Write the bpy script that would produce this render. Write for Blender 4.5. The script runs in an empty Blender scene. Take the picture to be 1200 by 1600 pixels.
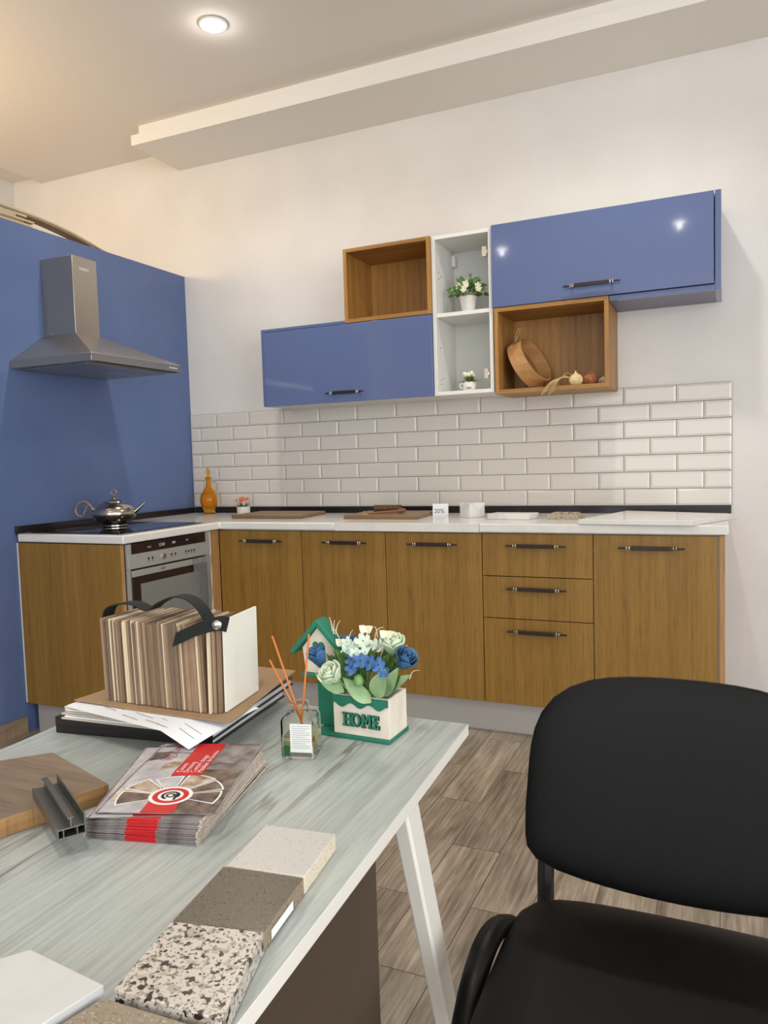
import bpy, bmesh, math, random
from mathutils import Vector, Matrix
random.seed(7)
S = bpy.context.scene
COL = S.collection
# ------------------------------------------------------------------ camera
cam = bpy.data.cameras.new('camera'); cam_o = bpy.data.objects.new('camera', cam); COL.objects.link(cam_o)
cr = Vector((0.91312508, 0.40656972, -0.03006068)); cu = Vector((-0.00020787, 0.0742004, 0.99724333))
cf = Vector((-0.40767946, 0.91060165, -0.06783872))
m = Matrix((cr, cu, -cf)).transposed().to_4x4(); m.translation = (2.87092, -3.66238, 1.17939)
cam_o.matrix_world = m
cam.sensor_fit = 'VERTICAL'; cam.sensor_height = 24; cam.sensor_width = 18
cam.lens = 1185.52 * 24 / 1600; cam.clip_start = 0.02
S.camera = cam_o
# ------------------------------------------------------------------ look
S.view_settings.view_transform = 'Standard'; S.view_settings.look = 'None'
S.view_settings.gamma = 1; S.view_settings.use_curve_mapping = False
S.view_settings.exposure = -0.27
# ------------------------------------------------------------------ world + daylight
W = bpy.data.worlds.new('world'); S.world = W; W.use_nodes = True
W.node_tree.nodes['Background'].inputs[0].default_value = (.80, .88, 1, 1)
W.node_tree.nodes['Background'].inputs[1].default_value = 2.0

def area(name, loc, target, sx, sy, power, col):
    l = bpy.data.lights.new(name, 'AREA'); l.shape = 'RECTANGLE'; l.size = sx; l.size_y = sy
    l.energy = power; l.color = col
    o = bpy.data.objects.new(name, l); COL.objects.link(o); o.location = loc
    o.rotation_euler = (Vector(target) - Vector(loc)).to_track_quat('-Z', 'Y').to_euler()
    return o
area('window_daylight_side', (5.93, -4.6, 1.5), (0, -4.6, 1.5), 3.4, 2.5, 150, (.97, .975, 1))
area('window_daylight_front', (3.4, -6.93, 1.5), (3.4, 0, 1.5), 4.4, 2.5, 80, (.95, .97, 1))
wl = bpy.data.lights.new('warm_room_light', 'POINT'); wl.energy = 66; wl.shadow_soft_size = .14; wl.color = (1, .76, .48)
wo = bpy.data.objects.new('warm_room_light', wl); COL.objects.link(wo); wo.location = (-.78, -1.95, 2.42)
LAMPS = [(.948, -.945), (2.50, -.95), (1.106, -3.57), (2.557, -3.53)]
LAMP_W = 14

# ------------------------------------------------------------------ materials
def lin(c):
    return tuple(((v/255)/12.92 if v/255 <= .04045 else ((v/255+.055)/1.055)**2.4) for v in c) + (1,)
MATS = {}
def mat(name, col=(200, 200, 200), rough=.5, metal=0, var=None, scale=20, bump=0, bscale=200, stretch=(1, 1, 1), trans=0, ior=1.45, emit=0, coat=0, spec=None):
    if name in MATS: return MATS[name]
    m = bpy.data.materials.new(name); m.use_nodes = True; nt = m.node_tree; b = nt.nodes['Principled BSDF']
    b.inputs['Base Color'].default_value = lin(col); b.inputs['Roughness'].default_value = rough
    b.inputs['Metallic'].default_value = metal
    if trans: b.inputs['Transmission Weight'].default_value = trans; b.inputs['IOR'].default_value = ior
    if coat: b.inputs['Coat Weight'].default_value = coat; b.inputs['Coat Roughness'].default_value = .03
    if spec is not None: b.inputs['Specular IOR Level'].default_value = spec
    if emit: b.inputs['Emission Color'].default_value = lin(col); b.inputs['Emission Strength'].default_value = emit
    if var or bump:
        tc = nt.nodes.new('ShaderNodeTexCoord'); mp = nt.nodes.new('ShaderNodeMapping'); mp.inputs['Scale'].default_value = stretch
        nt.links.new(tc.outputs['Object'], mp.inputs[0])
    if var:
        n = nt.nodes.new('ShaderNodeTexNoise'); n.inputs['Scale'].default_value = scale; n.inputs['Detail'].default_value = 6
        nt.links.new(mp.outputs[0], n.inputs['Vector'])
        r = nt.nodes.new('ShaderNodeValToRGB'); r.color_ramp.elements[0].position = .3; r.color_ramp.elements[1].position = .7
        r.color_ramp.elements[0].color = lin(col); r.color_ramp.elements[1].color = lin(var)
        nt.links.new(n.outputs['Fac'], r.inputs[0]); nt.links.new(r.outputs[0], b.inputs['Base Color'])
    if bump:
        n2 = nt.nodes.new('ShaderNodeTexNoise'); n2.inputs['Scale'].default_value = bscale; n2.inputs['Detail'].default_value = 4
        nt.links.new(mp.outputs[0], n2.inputs['Vector'])
        bp = nt.nodes.new('ShaderNodeBump'); bp.inputs['Strength'].default_value = bump; bp.inputs['Distance'].default_value = .002
        nt.links.new(n2.outputs['Fac'], bp.inputs['Height']); nt.links.new(bp.outputs[0], b.inputs['Normal'])
    MATS[name] = m; return m

def wood(name, cols, stretch=(38, 38, 1.3), rough=.45, pores=(90, 90, 4), pore_amt=.35, big=.9, bump=.15, coord='Object', cw=1.0, cracks=False):
    """streaky wood: slow bands, fine grain and dark pores, stretched along one axis"""
    m = bpy.data.materials.new(name); m.use_nodes = True; nt = m.node_tree; N = nt.nodes; L = nt.links; b = N['Principled BSDF']
    b.inputs['Roughness'].default_value = rough
    tc = N.new('ShaderNodeTexCoord')
    def noise(st, sc, det, dist=0):
        mp = N.new('ShaderNodeMapping'); mp.inputs['Scale'].default_value = st; L.new(tc.outputs[coord], mp.inputs[0])
        n = N.new('ShaderNodeTexNoise'); n.inputs['Scale'].default_value = sc; n.inputs['Detail'].default_value = det; n.inputs['Distortion'].default_value = dist
        L.new(mp.outputs[0], n.inputs['Vector']); return n
    a = noise(stretch, 1.0, 8, .4); c = noise(tuple(s*.22 for s in stretch), 1.0, 3, big); p = noise(pores, 2.2, 4)
    mx = N.new('ShaderNodeMath'); mx.operation = 'MULTIPLY_ADD'; L.new(c.outputs['Fac'], mx.inputs[0]); mx.inputs[1].default_value = cw; L.new(a.outputs['Fac'], mx.inputs[2])
    hf = N.new('ShaderNodeMath'); hf.operation = 'MULTIPLY'; hf.inputs[1].default_value = 1/(1+cw); L.new(mx.outputs[0], hf.inputs[0])
    r = N.new('ShaderNodeValToRGB'); el = r.color_ramp.elements
    el[0].position = .34; el[0].color = lin(cols[0]); el[1].position = .66; el[1].color = lin(cols[-1])
    if len(cols) == 3: e = el.new(.5); e.color = lin(cols[1])
    L.new(hf.outputs[0], r.inputs[0])
    r2 = N.new('ShaderNodeValToRGB'); r2.color_ramp.elements[0].position = .52; r2.color_ramp.elements[1].position = .68
    r2.color_ramp.elements[0].color = (0, 0, 0, 1); r2.color_ramp.elements[1].color = (pore_amt,)*3 + (1,)
    L.new(p.outputs['Fac'], r2.inputs[0])
    mi = N.new('ShaderNodeMixRGB'); mi.blend_type = 'MULTIPLY'; L.new(r2.outputs[0], mi.inputs[0]); L.new(r.outputs[0], mi.inputs[1])
    mi.inputs[2].default_value = lin(tuple(int(v*.62) for v in cols[0])); mi.blend_type = 'MIX'
    last = mi.outputs[0]
    if cracks:
        k1 = noise((7, .75, 7), 1.0, 5, 1.0); k2 = noise((5, 1.6, 5), 1.0, 2)
        sb = N.new('ShaderNodeMath'); sb.operation = 'SUBTRACT'; sb.inputs[1].default_value = .5; L.new(k1.outputs['Fac'], sb.inputs[0])
        ab = N.new('ShaderNodeMath'); ab.operation = 'ABSOLUTE'; L.new(sb.outputs[0], ab.inputs[0])
        m1 = N.new('ShaderNodeMapRange'); m1.inputs['From Min'].default_value = .0; m1.inputs['From Max'].default_value = .014; m1.inputs['To Min'].default_value = .8; m1.inputs['To Max'].default_value = 0; L.new(ab.outputs[0], m1.inputs['Value'])
        m2 = N.new('ShaderNodeMapRange'); m2.inputs['From Min'].default_value = .44; m2.inputs['From Max'].default_value = .56; L.new(k2.outputs['Fac'], m2.inputs['Value'])
        mm = N.new('ShaderNodeMath'); mm.operation = 'MULTIPLY'; L.new(m1.outputs[0], mm.inputs[0]); L.new(m2.outputs[0], mm.inputs[1])
        m3 = N.new('ShaderNodeMixRGB'); L.new(mm.outputs[0], m3.inputs[0]); L.new(last, m3.inputs[1]); m3.inputs[2].default_value = lin((104, 102, 94)); last = m3.outputs[0]
    L.new(last, b.inputs['Base Color'])
    bp = N.new('ShaderNodeBump'); bp.inputs['Strength'].default_value = bump; bp.inputs['Distance'].default_value = .001
    L.new(p.outputs['Fac'], bp.inputs['Height']); bp.invert = True; L.new(bp.outputs[0], b.inputs['Normal'])
    MATS[name] = m; return m

def speckle(name, base, cols, scale=60, rough=.35, thr=(.3, .36), scale2=None):
    m = bpy.data.materials.new(name); m.use_nodes = True; nt = m.node_tree; N = nt.nodes; L = nt.links; b = N['Principled BSDF']
    b.inputs['Roughness'].default_value = rough
    tc = N.new('ShaderNodeTexCoord'); prev = None
    col = N.new('ShaderNodeRGB'); col.outputs[0].default_value = lin(base); prev = col.outputs[0]
    for i, c in enumerate(cols):
        n = N.new('ShaderNodeTexNoise'); n.inputs['Scale'].default_value = (scale if not scale2 else (scale, scale2)[i % 2]) * (1 + .35*i); n.inputs['Detail'].default_value = 2.5
        mp = N.new('ShaderNodeMapping'); mp.inputs['Location'].default_value = (i*3.3, i*1.7, i*5.1); L.new(tc.outputs['Object'], mp.inputs[0]); L.new(mp.outputs[0], n.inputs['Vector'])
        r = N.new('ShaderNodeValToRGB'); r.color_ramp.elements[0].position = thr[0]; r.color_ramp.elements[1].position = thr[1]
        r.color_ramp.elements[0].color = (1, 1, 1, 1); r.color_ramp.elements[1].color = (0, 0, 0, 1); L.new(n.outputs['Fac'], r.inputs[0])
        mi = N.new('ShaderNodeMixRGB'); L.new(r.outputs[0], mi.inputs[0]); L.new(prev, mi.inputs[1]); mi.inputs[2].default_value = lin(c); prev = mi.outputs[0]
    L.new(prev, b.inputs['Base Color']); MATS[name] = m; return m

def floor_mat():
    m = bpy.data.materials.new('wood_look_floor_planks'); m.use_nodes = True; nt = m.node_tree; N = nt.nodes; L = nt.links; b = N['Principled BSDF']
    tc = N.new('ShaderNodeTexCoord')
    sep = N.new('ShaderNodeSeparateXYZ'); L.new(tc.outputs['Object'], sep.inputs[0])
    cmb = N.new('ShaderNodeCombineXYZ'); L.new(sep.outputs['Y'], cmb.inputs['X']); L.new(sep.outputs['X'], cmb.inputs['Y'])
    mp = N.new('ShaderNodeMapping'); mp.inputs['Location'].default_value = (.945+.59*6, -1.965+.15*16, 0); L.new(cmb.outputs[0], mp.inputs[0])
    br = N.new('ShaderNodeTexBrick'); L.new(mp.outputs[0], br.inputs['Vector'])
    br.inputs['Scale'].default_value = 1; br.inputs['Brick Width'].default_value = .59; br.inputs['Row Height'].default_value = .15
    br.inputs['Mortar Size'].default_value = .0013; br.inputs['Mortar Smooth'].default_value = .2; br.offset = .5; br.offset_frequency = 2
    br.inputs['Color1'].default_value = (.05, .05, .05, 1); br.inputs['Color2'].default_value = (.95, .95, .95, 1); br.inputs['Mortar'].default_value = (.5, .5, .5, 1)
    off = N.new('ShaderNodeVectorMath'); off.operation = 'SCALE'; off.inputs['Scale'].default_value = 9; L.new(br.outputs['Color'], off.inputs[0])
    ad = N.new('ShaderNodeVectorMath'); ad.operation = 'ADD'; L.new(tc.outputs['Object'], ad.inputs[0]); L.new(off.outputs[0], ad.inputs[1])
    def noise(st, det, dist):
        mq = N.new('ShaderNodeMapping'); mq.inputs['Scale'].default_value = st; L.new(ad.outputs[0], mq.inputs[0])
        n = N.new('ShaderNodeTexNoise'); n.inputs['Scale'].default_value = 1; n.inputs['Detail'].default_value = det; n.inputs['Distortion'].default_value = dist
        L.new(mq.outputs[0], n.inputs['Vector']); return n
    a = noise((95, 3.4, 1), 8, .25); c = noise((13, 3.0, 1), 4, .7); k = noise((230, 16, 1), 4, 0)
    s1 = N.new('ShaderNodeMath'); s1.operation = 'ADD'; L.new(a.outputs['Fac'], s1.inputs[0]); L.new(c.outputs['Fac'], s1.inputs[1])
    s2 = N.new('ShaderNodeMath'); s2.operation = 'MULTIPLY_ADD'; L.new(k.outputs['Fac'], s2.inputs[0]); s2.inputs[1].default_value = .5; L.new(s1.outputs[0], s2.inputs[2])
    s3 = N.new('ShaderNodeMath'); s3.operation = 'MULTIPLY'; s3.inputs[1].default_value = .4; L.new(s2.outputs[0], s3.inputs[0])
    r = N.new('ShaderNodeValToRGB'); e = r.color_ramp.elements; e[0].position = .36; e[0].color = lin((104, 93, 80)); e[1].position = .64; e[1].color = lin((184, 171, 153))
    q = e.new(.5); q.color = lin((148, 135, 118)); L.new(s3.outputs[0], r.inputs[0])
    mr = N.new('ShaderNodeMapRange'); mr.inputs['To Min'].default_value = .80; mr.inputs['To Max'].default_value = 1.12; L.new(br.outputs['Color'], mr.inputs['Value'])
    mu = N.new('ShaderNodeMixRGB'); mu.blend_type = 'MULTIPLY'; mu.inputs[0].default_value = 1; L.new(r.outputs[0], mu.inputs[1]); L.new(mr.outputs[0], mu.inputs[2])
    mo = N.new('ShaderNodeMixRGB'); L.new(br.outputs['Fac'], mo.inputs[0]); L.new(mu.outputs[0], mo.inputs[1]); mo.inputs[2].default_value = lin((74, 64, 54)); L.new(mo.outputs[0], b.inputs['Base Color'])
    b.inputs['Roughness'].default_value = .42
    bp = N.new('ShaderNodeBump'); bp.inputs['Strength'].default_value = .15; bp.inputs['Distance'].default_value = .001; L.new(s2.outputs[0], bp.inputs['Height']); L.new(bp.outputs[0], b.inputs['Normal'])
    return m

M_floor = floor_mat()
M_wall = mat('painted_plaster_wall', (226, 222, 217), .85, var=(218, 214, 209), scale=3, bump=.12, bscale=120)
M_ceil = mat('painted_ceiling', (228, 222, 214), .9, bump=.05, bscale=100)
M_beam = mat('painted_ceiling_slab', (232, 228, 220), .85, bump=.05, bscale=100)
M_bluewall = mat('blue_painted_wall', (84, 103, 146), .5, var=(92, 111, 153), scale=3.5, bump=.1, bscale=60)
M_blue = mat('glossy_blue_laminate', (90, 104, 144), .07, coat=.3)
M_blueside = mat('blue_side_reflection_tint', (150, 152, 178), .35)  # paler than the blue fronts: reflection on the cabinet side painted into the colour
M_bluedark = mat('satin_blue_underside', (112, 114, 140), .4)
M_oak = wood('oak_fronts', [(126, 92, 33), (142, 105, 41), (154, 117, 52)], stretch=(60, 60, 1.6), pores=(150, 150, 5), pore_amt=.38)
M_oakx = wood('oak_horizontal_grain', [(128, 88, 36), (160, 115, 54), (184, 140, 76)], stretch=(1.3, 38, 38), pores=(4, 90, 90))
M_oakedge = wood('oak_light_edge', [(164, 122, 74), (180, 138, 88)])
M_oakbox = wood('oak_shelf_box', [(146, 102, 46), (166, 119, 58), (182, 136, 72)], stretch=(60, 60, 1.8), pores=(150, 150, 6))
M_top = wood('pale_ash_tabletop', [(154, 160, 156), (170, 177, 173), (182, 187, 183)], stretch=(150, 4, 150), pores=(330, 10, 330), pore_amt=.22, rough=.36, big=.8, cw=.45, cracks=True)
M_white = mat('white_laminate', (228, 226, 220), .35)
M_whitein = mat('white_carcass_inside', (214, 216, 210), .5)
M_worktop = mat('glossy_white_worktop', (226, 224, 217), .16, var=(218, 215, 208), scale=12)
M_blackup = mat('black_upstand', (28, 22, 24), .25)
M_tile = mat('white_glazed_tile', (214, 207, 197), .12)
M_grout = mat('grey_grout', (84, 80, 77), .9)
M_steel = mat('brushed_steel', (176, 170, 160), .3, .88, bump=.1, bscale=40, stretch=(1, 1, 30))
M_steeld = mat('brushed_steel_dark', (92, 90, 90), .38, .85)
M_steell = mat('pale_silver_panel', (178, 182, 180), .38, .45)
M_chrome = mat('polished_chrome', (205, 200, 192), .1, 1)
M_kettle = mat('hammered_chrome', (190, 182, 170), .13, 1, bump=.5, bscale=70)
M_copper = mat('bronze_handle', (150, 122, 112), .35, .5)
M_blkglass = mat('black_glass', (14, 13, 15), .05, coat=.5)
M_brownglass = mat('dark_brown_oven_glass', (38, 28, 24), .08)
M_ovenwin = mat('oven_window_reflection_grey', (122, 124, 120), .07)  # light grey base colour carries the bright reflection seen in the door glass
M_dark = mat('dark_recess', (22, 20, 20), .6)
M_handle = mat('dark_pewter', (66, 60, 58), .35, .8)
M_plinth = mat('silver_plinth', (180, 176, 172), .36, .2, bump=.05, bscale=50)
M_leather = mat('black_leatherette', (11, 11, 11), .5, bump=.18, bscale=900, spec=.2)
M_blkpla = mat('black_plastic', (11, 10, 10), .42, spec=.25)
M_blkmetal = mat('black_enamelled_tube', (30, 26, 24), .3)
M_whmetal = mat('white_enamelled_steel', (226, 222, 212), .35)
M_panel = wood('dark_brown_panel', [(66, 53, 42), (80, 66, 52)], stretch=(3, 3, 3), rough=.5, pore_amt=.1)
M_paper = mat('white_paper', (232, 234, 238), .7)
M_ink = mat('grey_ink', (130, 134, 142), .8)
M_beige = mat('beige_board', (196, 184, 166), .8)
M_kraft = mat('brown_kraft_card', (164, 134, 100), .75, var=(150, 122, 90), scale=8)
M_folder = mat('black_folder', (30, 27, 27), .45, bump=.15, bscale=300)
M_strap = mat('dark_green_webbing', (12, 20, 16), .8, bump=.4, bscale=500)
M_green = mat('green_painted_wood', (22, 104, 80), .6, var=(30, 118, 92), scale=25)
M_whwood = mat('whitewashed_wood', (226, 216, 198), .65, var=(210, 200, 184), scale=12, stretch=(3, 3, 1))
M_amber = mat('amber_glass', (252, 194, 62), .05, trans=.9, ior=1.3)
M_glass = mat('clear_glass', (252, 253, 248), .01, trans=1, ior=1.09)
M_oil = mat('pale_yellow_oil', (252, 249, 205), .02, trans=1, ior=1.1)
M_reed = mat('orange_rattan', (190, 110, 52), .6)
M_label = mat('silver_white_label', (218, 218, 214), .5)
M_leaf = mat('green_leaf', (78, 122, 62), .5, var=(116, 150, 92), scale=40)
M_leafp = mat('pale_green_leaf', (128, 158, 108), .5, var=(150, 178, 132), scale=40)
M_leafd = mat('dark_green_leaf', (58, 92, 40), .5, var=(96, 130, 62), scale=60)
M_roseblue = mat('blue_petal', (36, 78, 118), .65, var=(62, 106, 144), scale=50)
M_bluepet = mat('bright_blue_petal', (44, 84, 138), .6, var=(74, 116, 168), scale=50)
M_rosewh = mat('mint_white_petal', (176, 200, 164), .65, var=(216, 224, 200), scale=50)
M_whpet = mat('white_petal', (206, 216, 206), .6, var=(176, 198, 176), scale=60)
M_cream = mat('cream_petal', (226, 226, 196), .6)
M_pot = mat('white_ceramic', (222, 218, 208), .4)
M_orange = mat('coral_orange_petal', (212, 120, 80), .6)
M_twig = mat('pale_twig', (206, 196, 160), .7)
M_bark = mat('brown_bark', (62, 40, 26), .8, var=(100, 66, 42), scale=60, bump=.6, bscale=90)
M_board = wood('chopping_board', [(112, 88, 62), (132, 104, 72), (148, 118, 84)], stretch=(2, 40, 40), pores=(6, 120, 120))
M_honey = mat('dipper_wood', (132, 92, 62), .6)
M_marble = speckle('pale_marble', (222, 220, 214), [(196, 194, 188), (206, 205, 200)], 9, .25, (.40, .52))
M_qwhite = speckle('white_quartz', (192, 190, 185), [(160, 156, 150), (180, 176, 170)], 420, .32, (.33, .38))
M_qside = speckle('cream_quartz_edge', (212, 200, 178), [(180, 168, 148)], 300, .6, (.33, .42))
M_qbrown = speckle('brown_quartz', (98, 92, 80), [(66, 60, 50), (78, 72, 62), (118, 110, 96)], 330, .22, (.34, .39))
M_qbrownside = speckle('brown_quartz_edge', (140, 126, 106), [(108, 94, 76)], 300, .6, (.36, .42))
M_granite = speckle('speckled_granite', (194, 187, 176), [(146, 137, 124), (166, 157, 144), (112, 102, 92), (42, 35, 30)], 150, .3, (.385, .42), 66)
M_qplain = mat('plain_white_slab', (196, 197, 195), .35, var=(202, 202, 200), scale=30)
M_beigeq = speckle('beige_quartz', (142, 130, 112), [(120, 108, 90), (172, 160, 142)], 260, .3, (.36, .40))
M_brick = speckle('sandstone', (176, 164, 144), [(128, 112, 92), (150, 136, 116)], 110, .8, (.36, .42))
M_sample = wood('oak_sample_board', [(104, 88, 72), (126, 108, 88), (146, 127, 105)], stretch=(3, 42, 42), pores=(7, 120, 120), rough=.4)
M_samplecut = wood('sawn_board_edge', [(120, 86, 52), (186, 144, 92)], stretch=(5, 5, 160), rough=.7)
M_alu = mat('grey_anodised_aluminium', (118, 120, 112), .35, .8)
M_red = mat('red_print', (196, 36, 40), .3)
M_pinkred = mat('pinkish_red_lettering', (190, 62, 84), .35)
M_pgrey = mat('grey_printed_photo', (158, 150, 148), .3, var=(86, 78, 76), scale=38)
M_pdark = mat('dark_printed_photo', (58, 46, 42), .3, var=(136, 118, 104), scale=60)
M_ptan = mat('tan_printed_photo', (120, 84, 56), .3, var=(214, 200, 180), scale=60)
M_plight = mat('light_printed_photo', (206, 204, 208), .3, var=(158, 154, 158), scale=28)
M_pedge = mat('cut_page_edges', (224, 214, 200), .7, var=(190, 178, 164), scale=300)
M_pwhite = mat('printed_white', (232, 232, 232), .3)
M_pblack = mat('printed_black', (26, 24, 26), .3)
M_veneer = [wood('veneer_core_%s' % n, c, stretch=(60, 60, 5), rough=.8, pores=(200, 200, 12), pore_amt=.3) for n, c in (('brown', [(116, 92, 72), (142, 116, 92)]), ('tan', [(140, 114, 90), (162, 136, 110)]), ('grey', [(100, 82, 66), (126, 106, 86)]))]
M_vcream = mat('cream_veneer_edge', (214, 198, 168), .6)
M_vwhite = mat('white_sample_face', (228, 224, 212), .5)
M_sieve = wood('bent_pale_wood', [(172, 124, 72), (202, 156, 102)], stretch=(4, 4, 40), rough=.55)
M_mesh = mat('sieve_mesh', (140, 104, 66), .7)
M_garlic = mat('cream_garlic_skin', (206, 182, 128), .5, var=(226, 208, 162), scale=60)
M_onion = mat('brown_onion_skin', (128, 66, 40), .45, var=(160, 106, 66), scale=50)
M_raffia = mat('raffia', (200, 172, 124), .8)
M_hinge = mat('nickel_hinge', (222, 212, 196), .3, .6)
M_strip = mat('cream_plastic_strip', (196, 182, 152), .6)
M_stripd = mat('brown_plastic_strip', (150, 122, 92), .6)
M_skirt = wood('wood_look_skirting', [(126, 108, 86), (164, 144, 118)], stretch=(6, 6, 60), rough=.5)
M_film = mat('clear_plastic_film', (214, 214, 212), .12, trans=.85, ior=1.05)
M_lampglow = mat('downlight_diffuser', (255, 250, 240), .5, emit=22)
M_lampring = mat('downlight_ring', (240, 238, 232), .4)
M_print = mat('dark_grey_print', (92, 90, 88), .6)

# ------------------------------------------------------------------ helpers
ROOTLOC = {}
def world_root(o):
    while o.parent: o = o.parent
    return o
def obj(name, bm, mats, parent=None, bevel=0, smooth=False, seg=2, local=False, shade_angle=40):
    """one mesh object; vertices given in world space are shifted so that parts sit at their root's origin"""
    if parent is not None and not local:
        r = world_root(parent); bm.transform(Matrix.Translation(-Vector(ROOTLOC.get(r.name, (0, 0, 0)))))
    bmesh.ops.recalc_face_normals(bm, faces=bm.faces)
    me = bpy.data.meshes.new(name); bm.to_mesh(me); bm.free()
    for mm in (mats if isinstance(mats, (list, tuple)) else [mats]): me.materials.append(mm)
    o = bpy.data.objects.new(name, me); COL.objects.link(o)
    if parent is not None: o.parent = parent
    if smooth:
        me.shade_smooth()
        try: me.set_sharp_from_angle(angle=math.radians(shade_angle))
        except Exception: pass
    if bevel:
        b = o.modifiers.new('bevel', 'BEVEL'); b.width = bevel; b.segments = seg; b.limit_method = 'ANGLE'; b.angle_limit = math.radians(40)
        b.harden_normals = False
        me.shade_smooth()
        try: me.set_sharp_from_angle(angle=math.radians(30))
        except Exception: pass
    return o
def tag(o, label=None, cat=None, group=None, kind=None):
    if label: o['label'] = label
    if cat: o['category'] = cat
    if group: o['group'] = group
    if kind: o['kind'] = kind
    return o
def thing(name, loc, label, cat, group=None, rz=0):
    o = bpy.data.objects.new(name, None); COL.objects.link(o); o.location = loc; o.empty_display_size = .05
    ROOTLOC[o.name] = tuple(loc); o.rotation_euler = (0, 0, rz)
    return tag(o, label, cat, group)
def solo(name, bm, mats, label, cat, origin, group=None, bevel=0, smooth=False, kind=None, seg=2):
    """a thing that is one mesh, its origin at its base"""
    bm.transform(Matrix.Translation(-Vector(origin)))
    o = obj(name, bm, mats, None, bevel, smooth, seg); o.location = origin; ROOTLOC[o.name] = tuple(origin)
    return tag(o, label, cat, group, kind)
def struct(name, bm, m, bevel=0):
    return tag(obj(name, bm, m, None, bevel), kind='structure')
def B(): return bmesh.new()
def box(bm, x0, x1, y0, y1, z0, z1, m=0, M=None):
    r = bmesh.ops.create_cube(bm, size=1)
    T = Matrix.Translation(((x0+x1)/2, (y0+y1)/2, (z0+z1)/2)) @ Matrix.Diagonal((abs(x1-x0), abs(y1-y0), abs(z1-z0), 1))
    if M is not None: T = M @ T
    bmesh.ops.transform(bm, matrix=T, verts=r['verts'])
    for f in {f for v in r['verts'] for f in v.link_faces}: f.material_index = m
    return bm
def xbox(bm, *a, **k): return box(bm, *a, **k)
def prism(bm, pts, d, m=0, mside=None):
    """polygon pts (3D list) extruded by vector d"""
    d = Vector(d); a = [bm.verts.new(p) for p in pts]; b = [bm.verts.new(Vector(p)+d) for p in pts]; n = len(pts)
    f = bm.faces.new(a); f.material_index = m; f = bm.faces.new(b[::-1]); f.material_index = m
    for i in range(n):
        f = bm.faces.new((a[i], b[i], b[(i+1) % n], a[(i+1) % n])); f.material_index = m if mside is None else mside
    return bm
def cyl(bm, p0, p1, r0, r1=None, n=20, m=0, caps=True):
    p0 = Vector(p0); p1 = Vector(p1); r1 = r0 if r1 is None else r1; d = (p1-p0); q = d.to_track_quat('Z', 'Y').to_matrix()
    ra = [bm.verts.new(p0 + q @ Vector((r0*math.cos(t), r0*math.sin(t), 0))) for t in [2*math.pi*i/n for i in range(n)]]
    rb = [bm.verts.new(p1 + q @ Vector((r1*math.cos(t), r1*math.sin(t), 0))) for t in [2*math.pi*i/n for i in range(n)]]
    for i in range(n):
        f = bm.faces.new((ra[i], ra[(i+1) % n], rb[(i+1) % n], rb[i])); f.material_index = m; f.smooth = True
    if caps:
        f = bm.faces.new(ra[::-1]); f.material_index = m; f = bm.faces.new(rb); f.material_index = m
    return bm
def lathe(bm, prof, c=(0, 0, 0), n=32, m=0, M=None, close=True):
    rings = []; c = Vector(c)
    for r, z in prof:
        if r < 1e-6: rings.append([bm.verts.new(Vector((0, 0, z)))]); continue
        rings.append([bm.verts.new(Vector((r*math.cos(2*math.pi*i/n), r*math.sin(2*math.pi*i/n), z))) for i in range(n)])
    for a, b in zip(rings, rings[1:]):
        for i in range(n):
            j = (i+1) % n
            if len(a) == 1 and len(b) == 1: continue
            if len(a) == 1: f = bm.faces.new((a[0], b[i], b[j]))
            elif len(b) == 1: f = bm.faces.new((a[i], a[j], b[0]))
            else: f = bm.faces.new((a[i], a[j], b[j], b[i]))
            f.material_index = m
    if close:
        for rr in (rings[0], rings[-1]):
            if len(rr) > 1: f = bm.faces.new(rr); f.material_index = m
    T = Matrix.Translation(c) if M is None else M
    vs = [v for r in rings for v in r]; bmesh.ops.transform(bm, matrix=T, verts=vs)
    return bm
def smoothpath(pts, k=6):
    P = [Vector(p) for p in pts]; out = []
    for i in range(len(P)-1):
        a = P[max(i-1, 0)]; b = P[i]; c = P[i+1]; d = P[min(i+2, len(P)-1)]
        for j in range(k):
            t = j/k
            out.append(.5*((2*b)+(c-a)*t+(2*a-5*b+4*c-d)*t*t+(3*b-a-3*c+d)*t**3))
    out.append(P[-1]); return out
def tube(bm, pts, rw, rh=None, up=(0, 0, 1), n=12, m=0, smooth=True, k=6, taper=None):
    """tube of oval section: rw sideways, rh along 'up'"""
    rh = rw if rh is None else rh; P = smoothpath(pts, k) if smooth else [Vector(p) for p in pts]; rings = []; up = Vector(up)
    for i, p in enumerate(P):
        t = (P[min(i+1, len(P)-1)] - P[max(i-1, 0)]).normalized()
        s = t.cross(up)
        if s.length < 1e-4: s = t.cross(Vector((1, 0, 0.01)))
        s.normalize(); u = s.cross(t).normalized(); f = 1 if taper is None else taper(i/(len(P)-1))
        rings.append([bm.verts.new(p + s*rw*f*math.cos(a) + u*rh*f*math.sin(a)) for a in [2*math.pi*j/n for j in range(n)]])
    for a, b in zip(rings, rings[1:]):
        for j in range(n):
            f = bm.faces.new((a[j], a[(j+1) % n], b[(j+1) % n], b[j])); f.material_index = m; f.smooth = True
    for rr in (rings[0][::-1], rings[-1]): f = bm.faces.new(rr); f.material_index = m
    return bm
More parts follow.
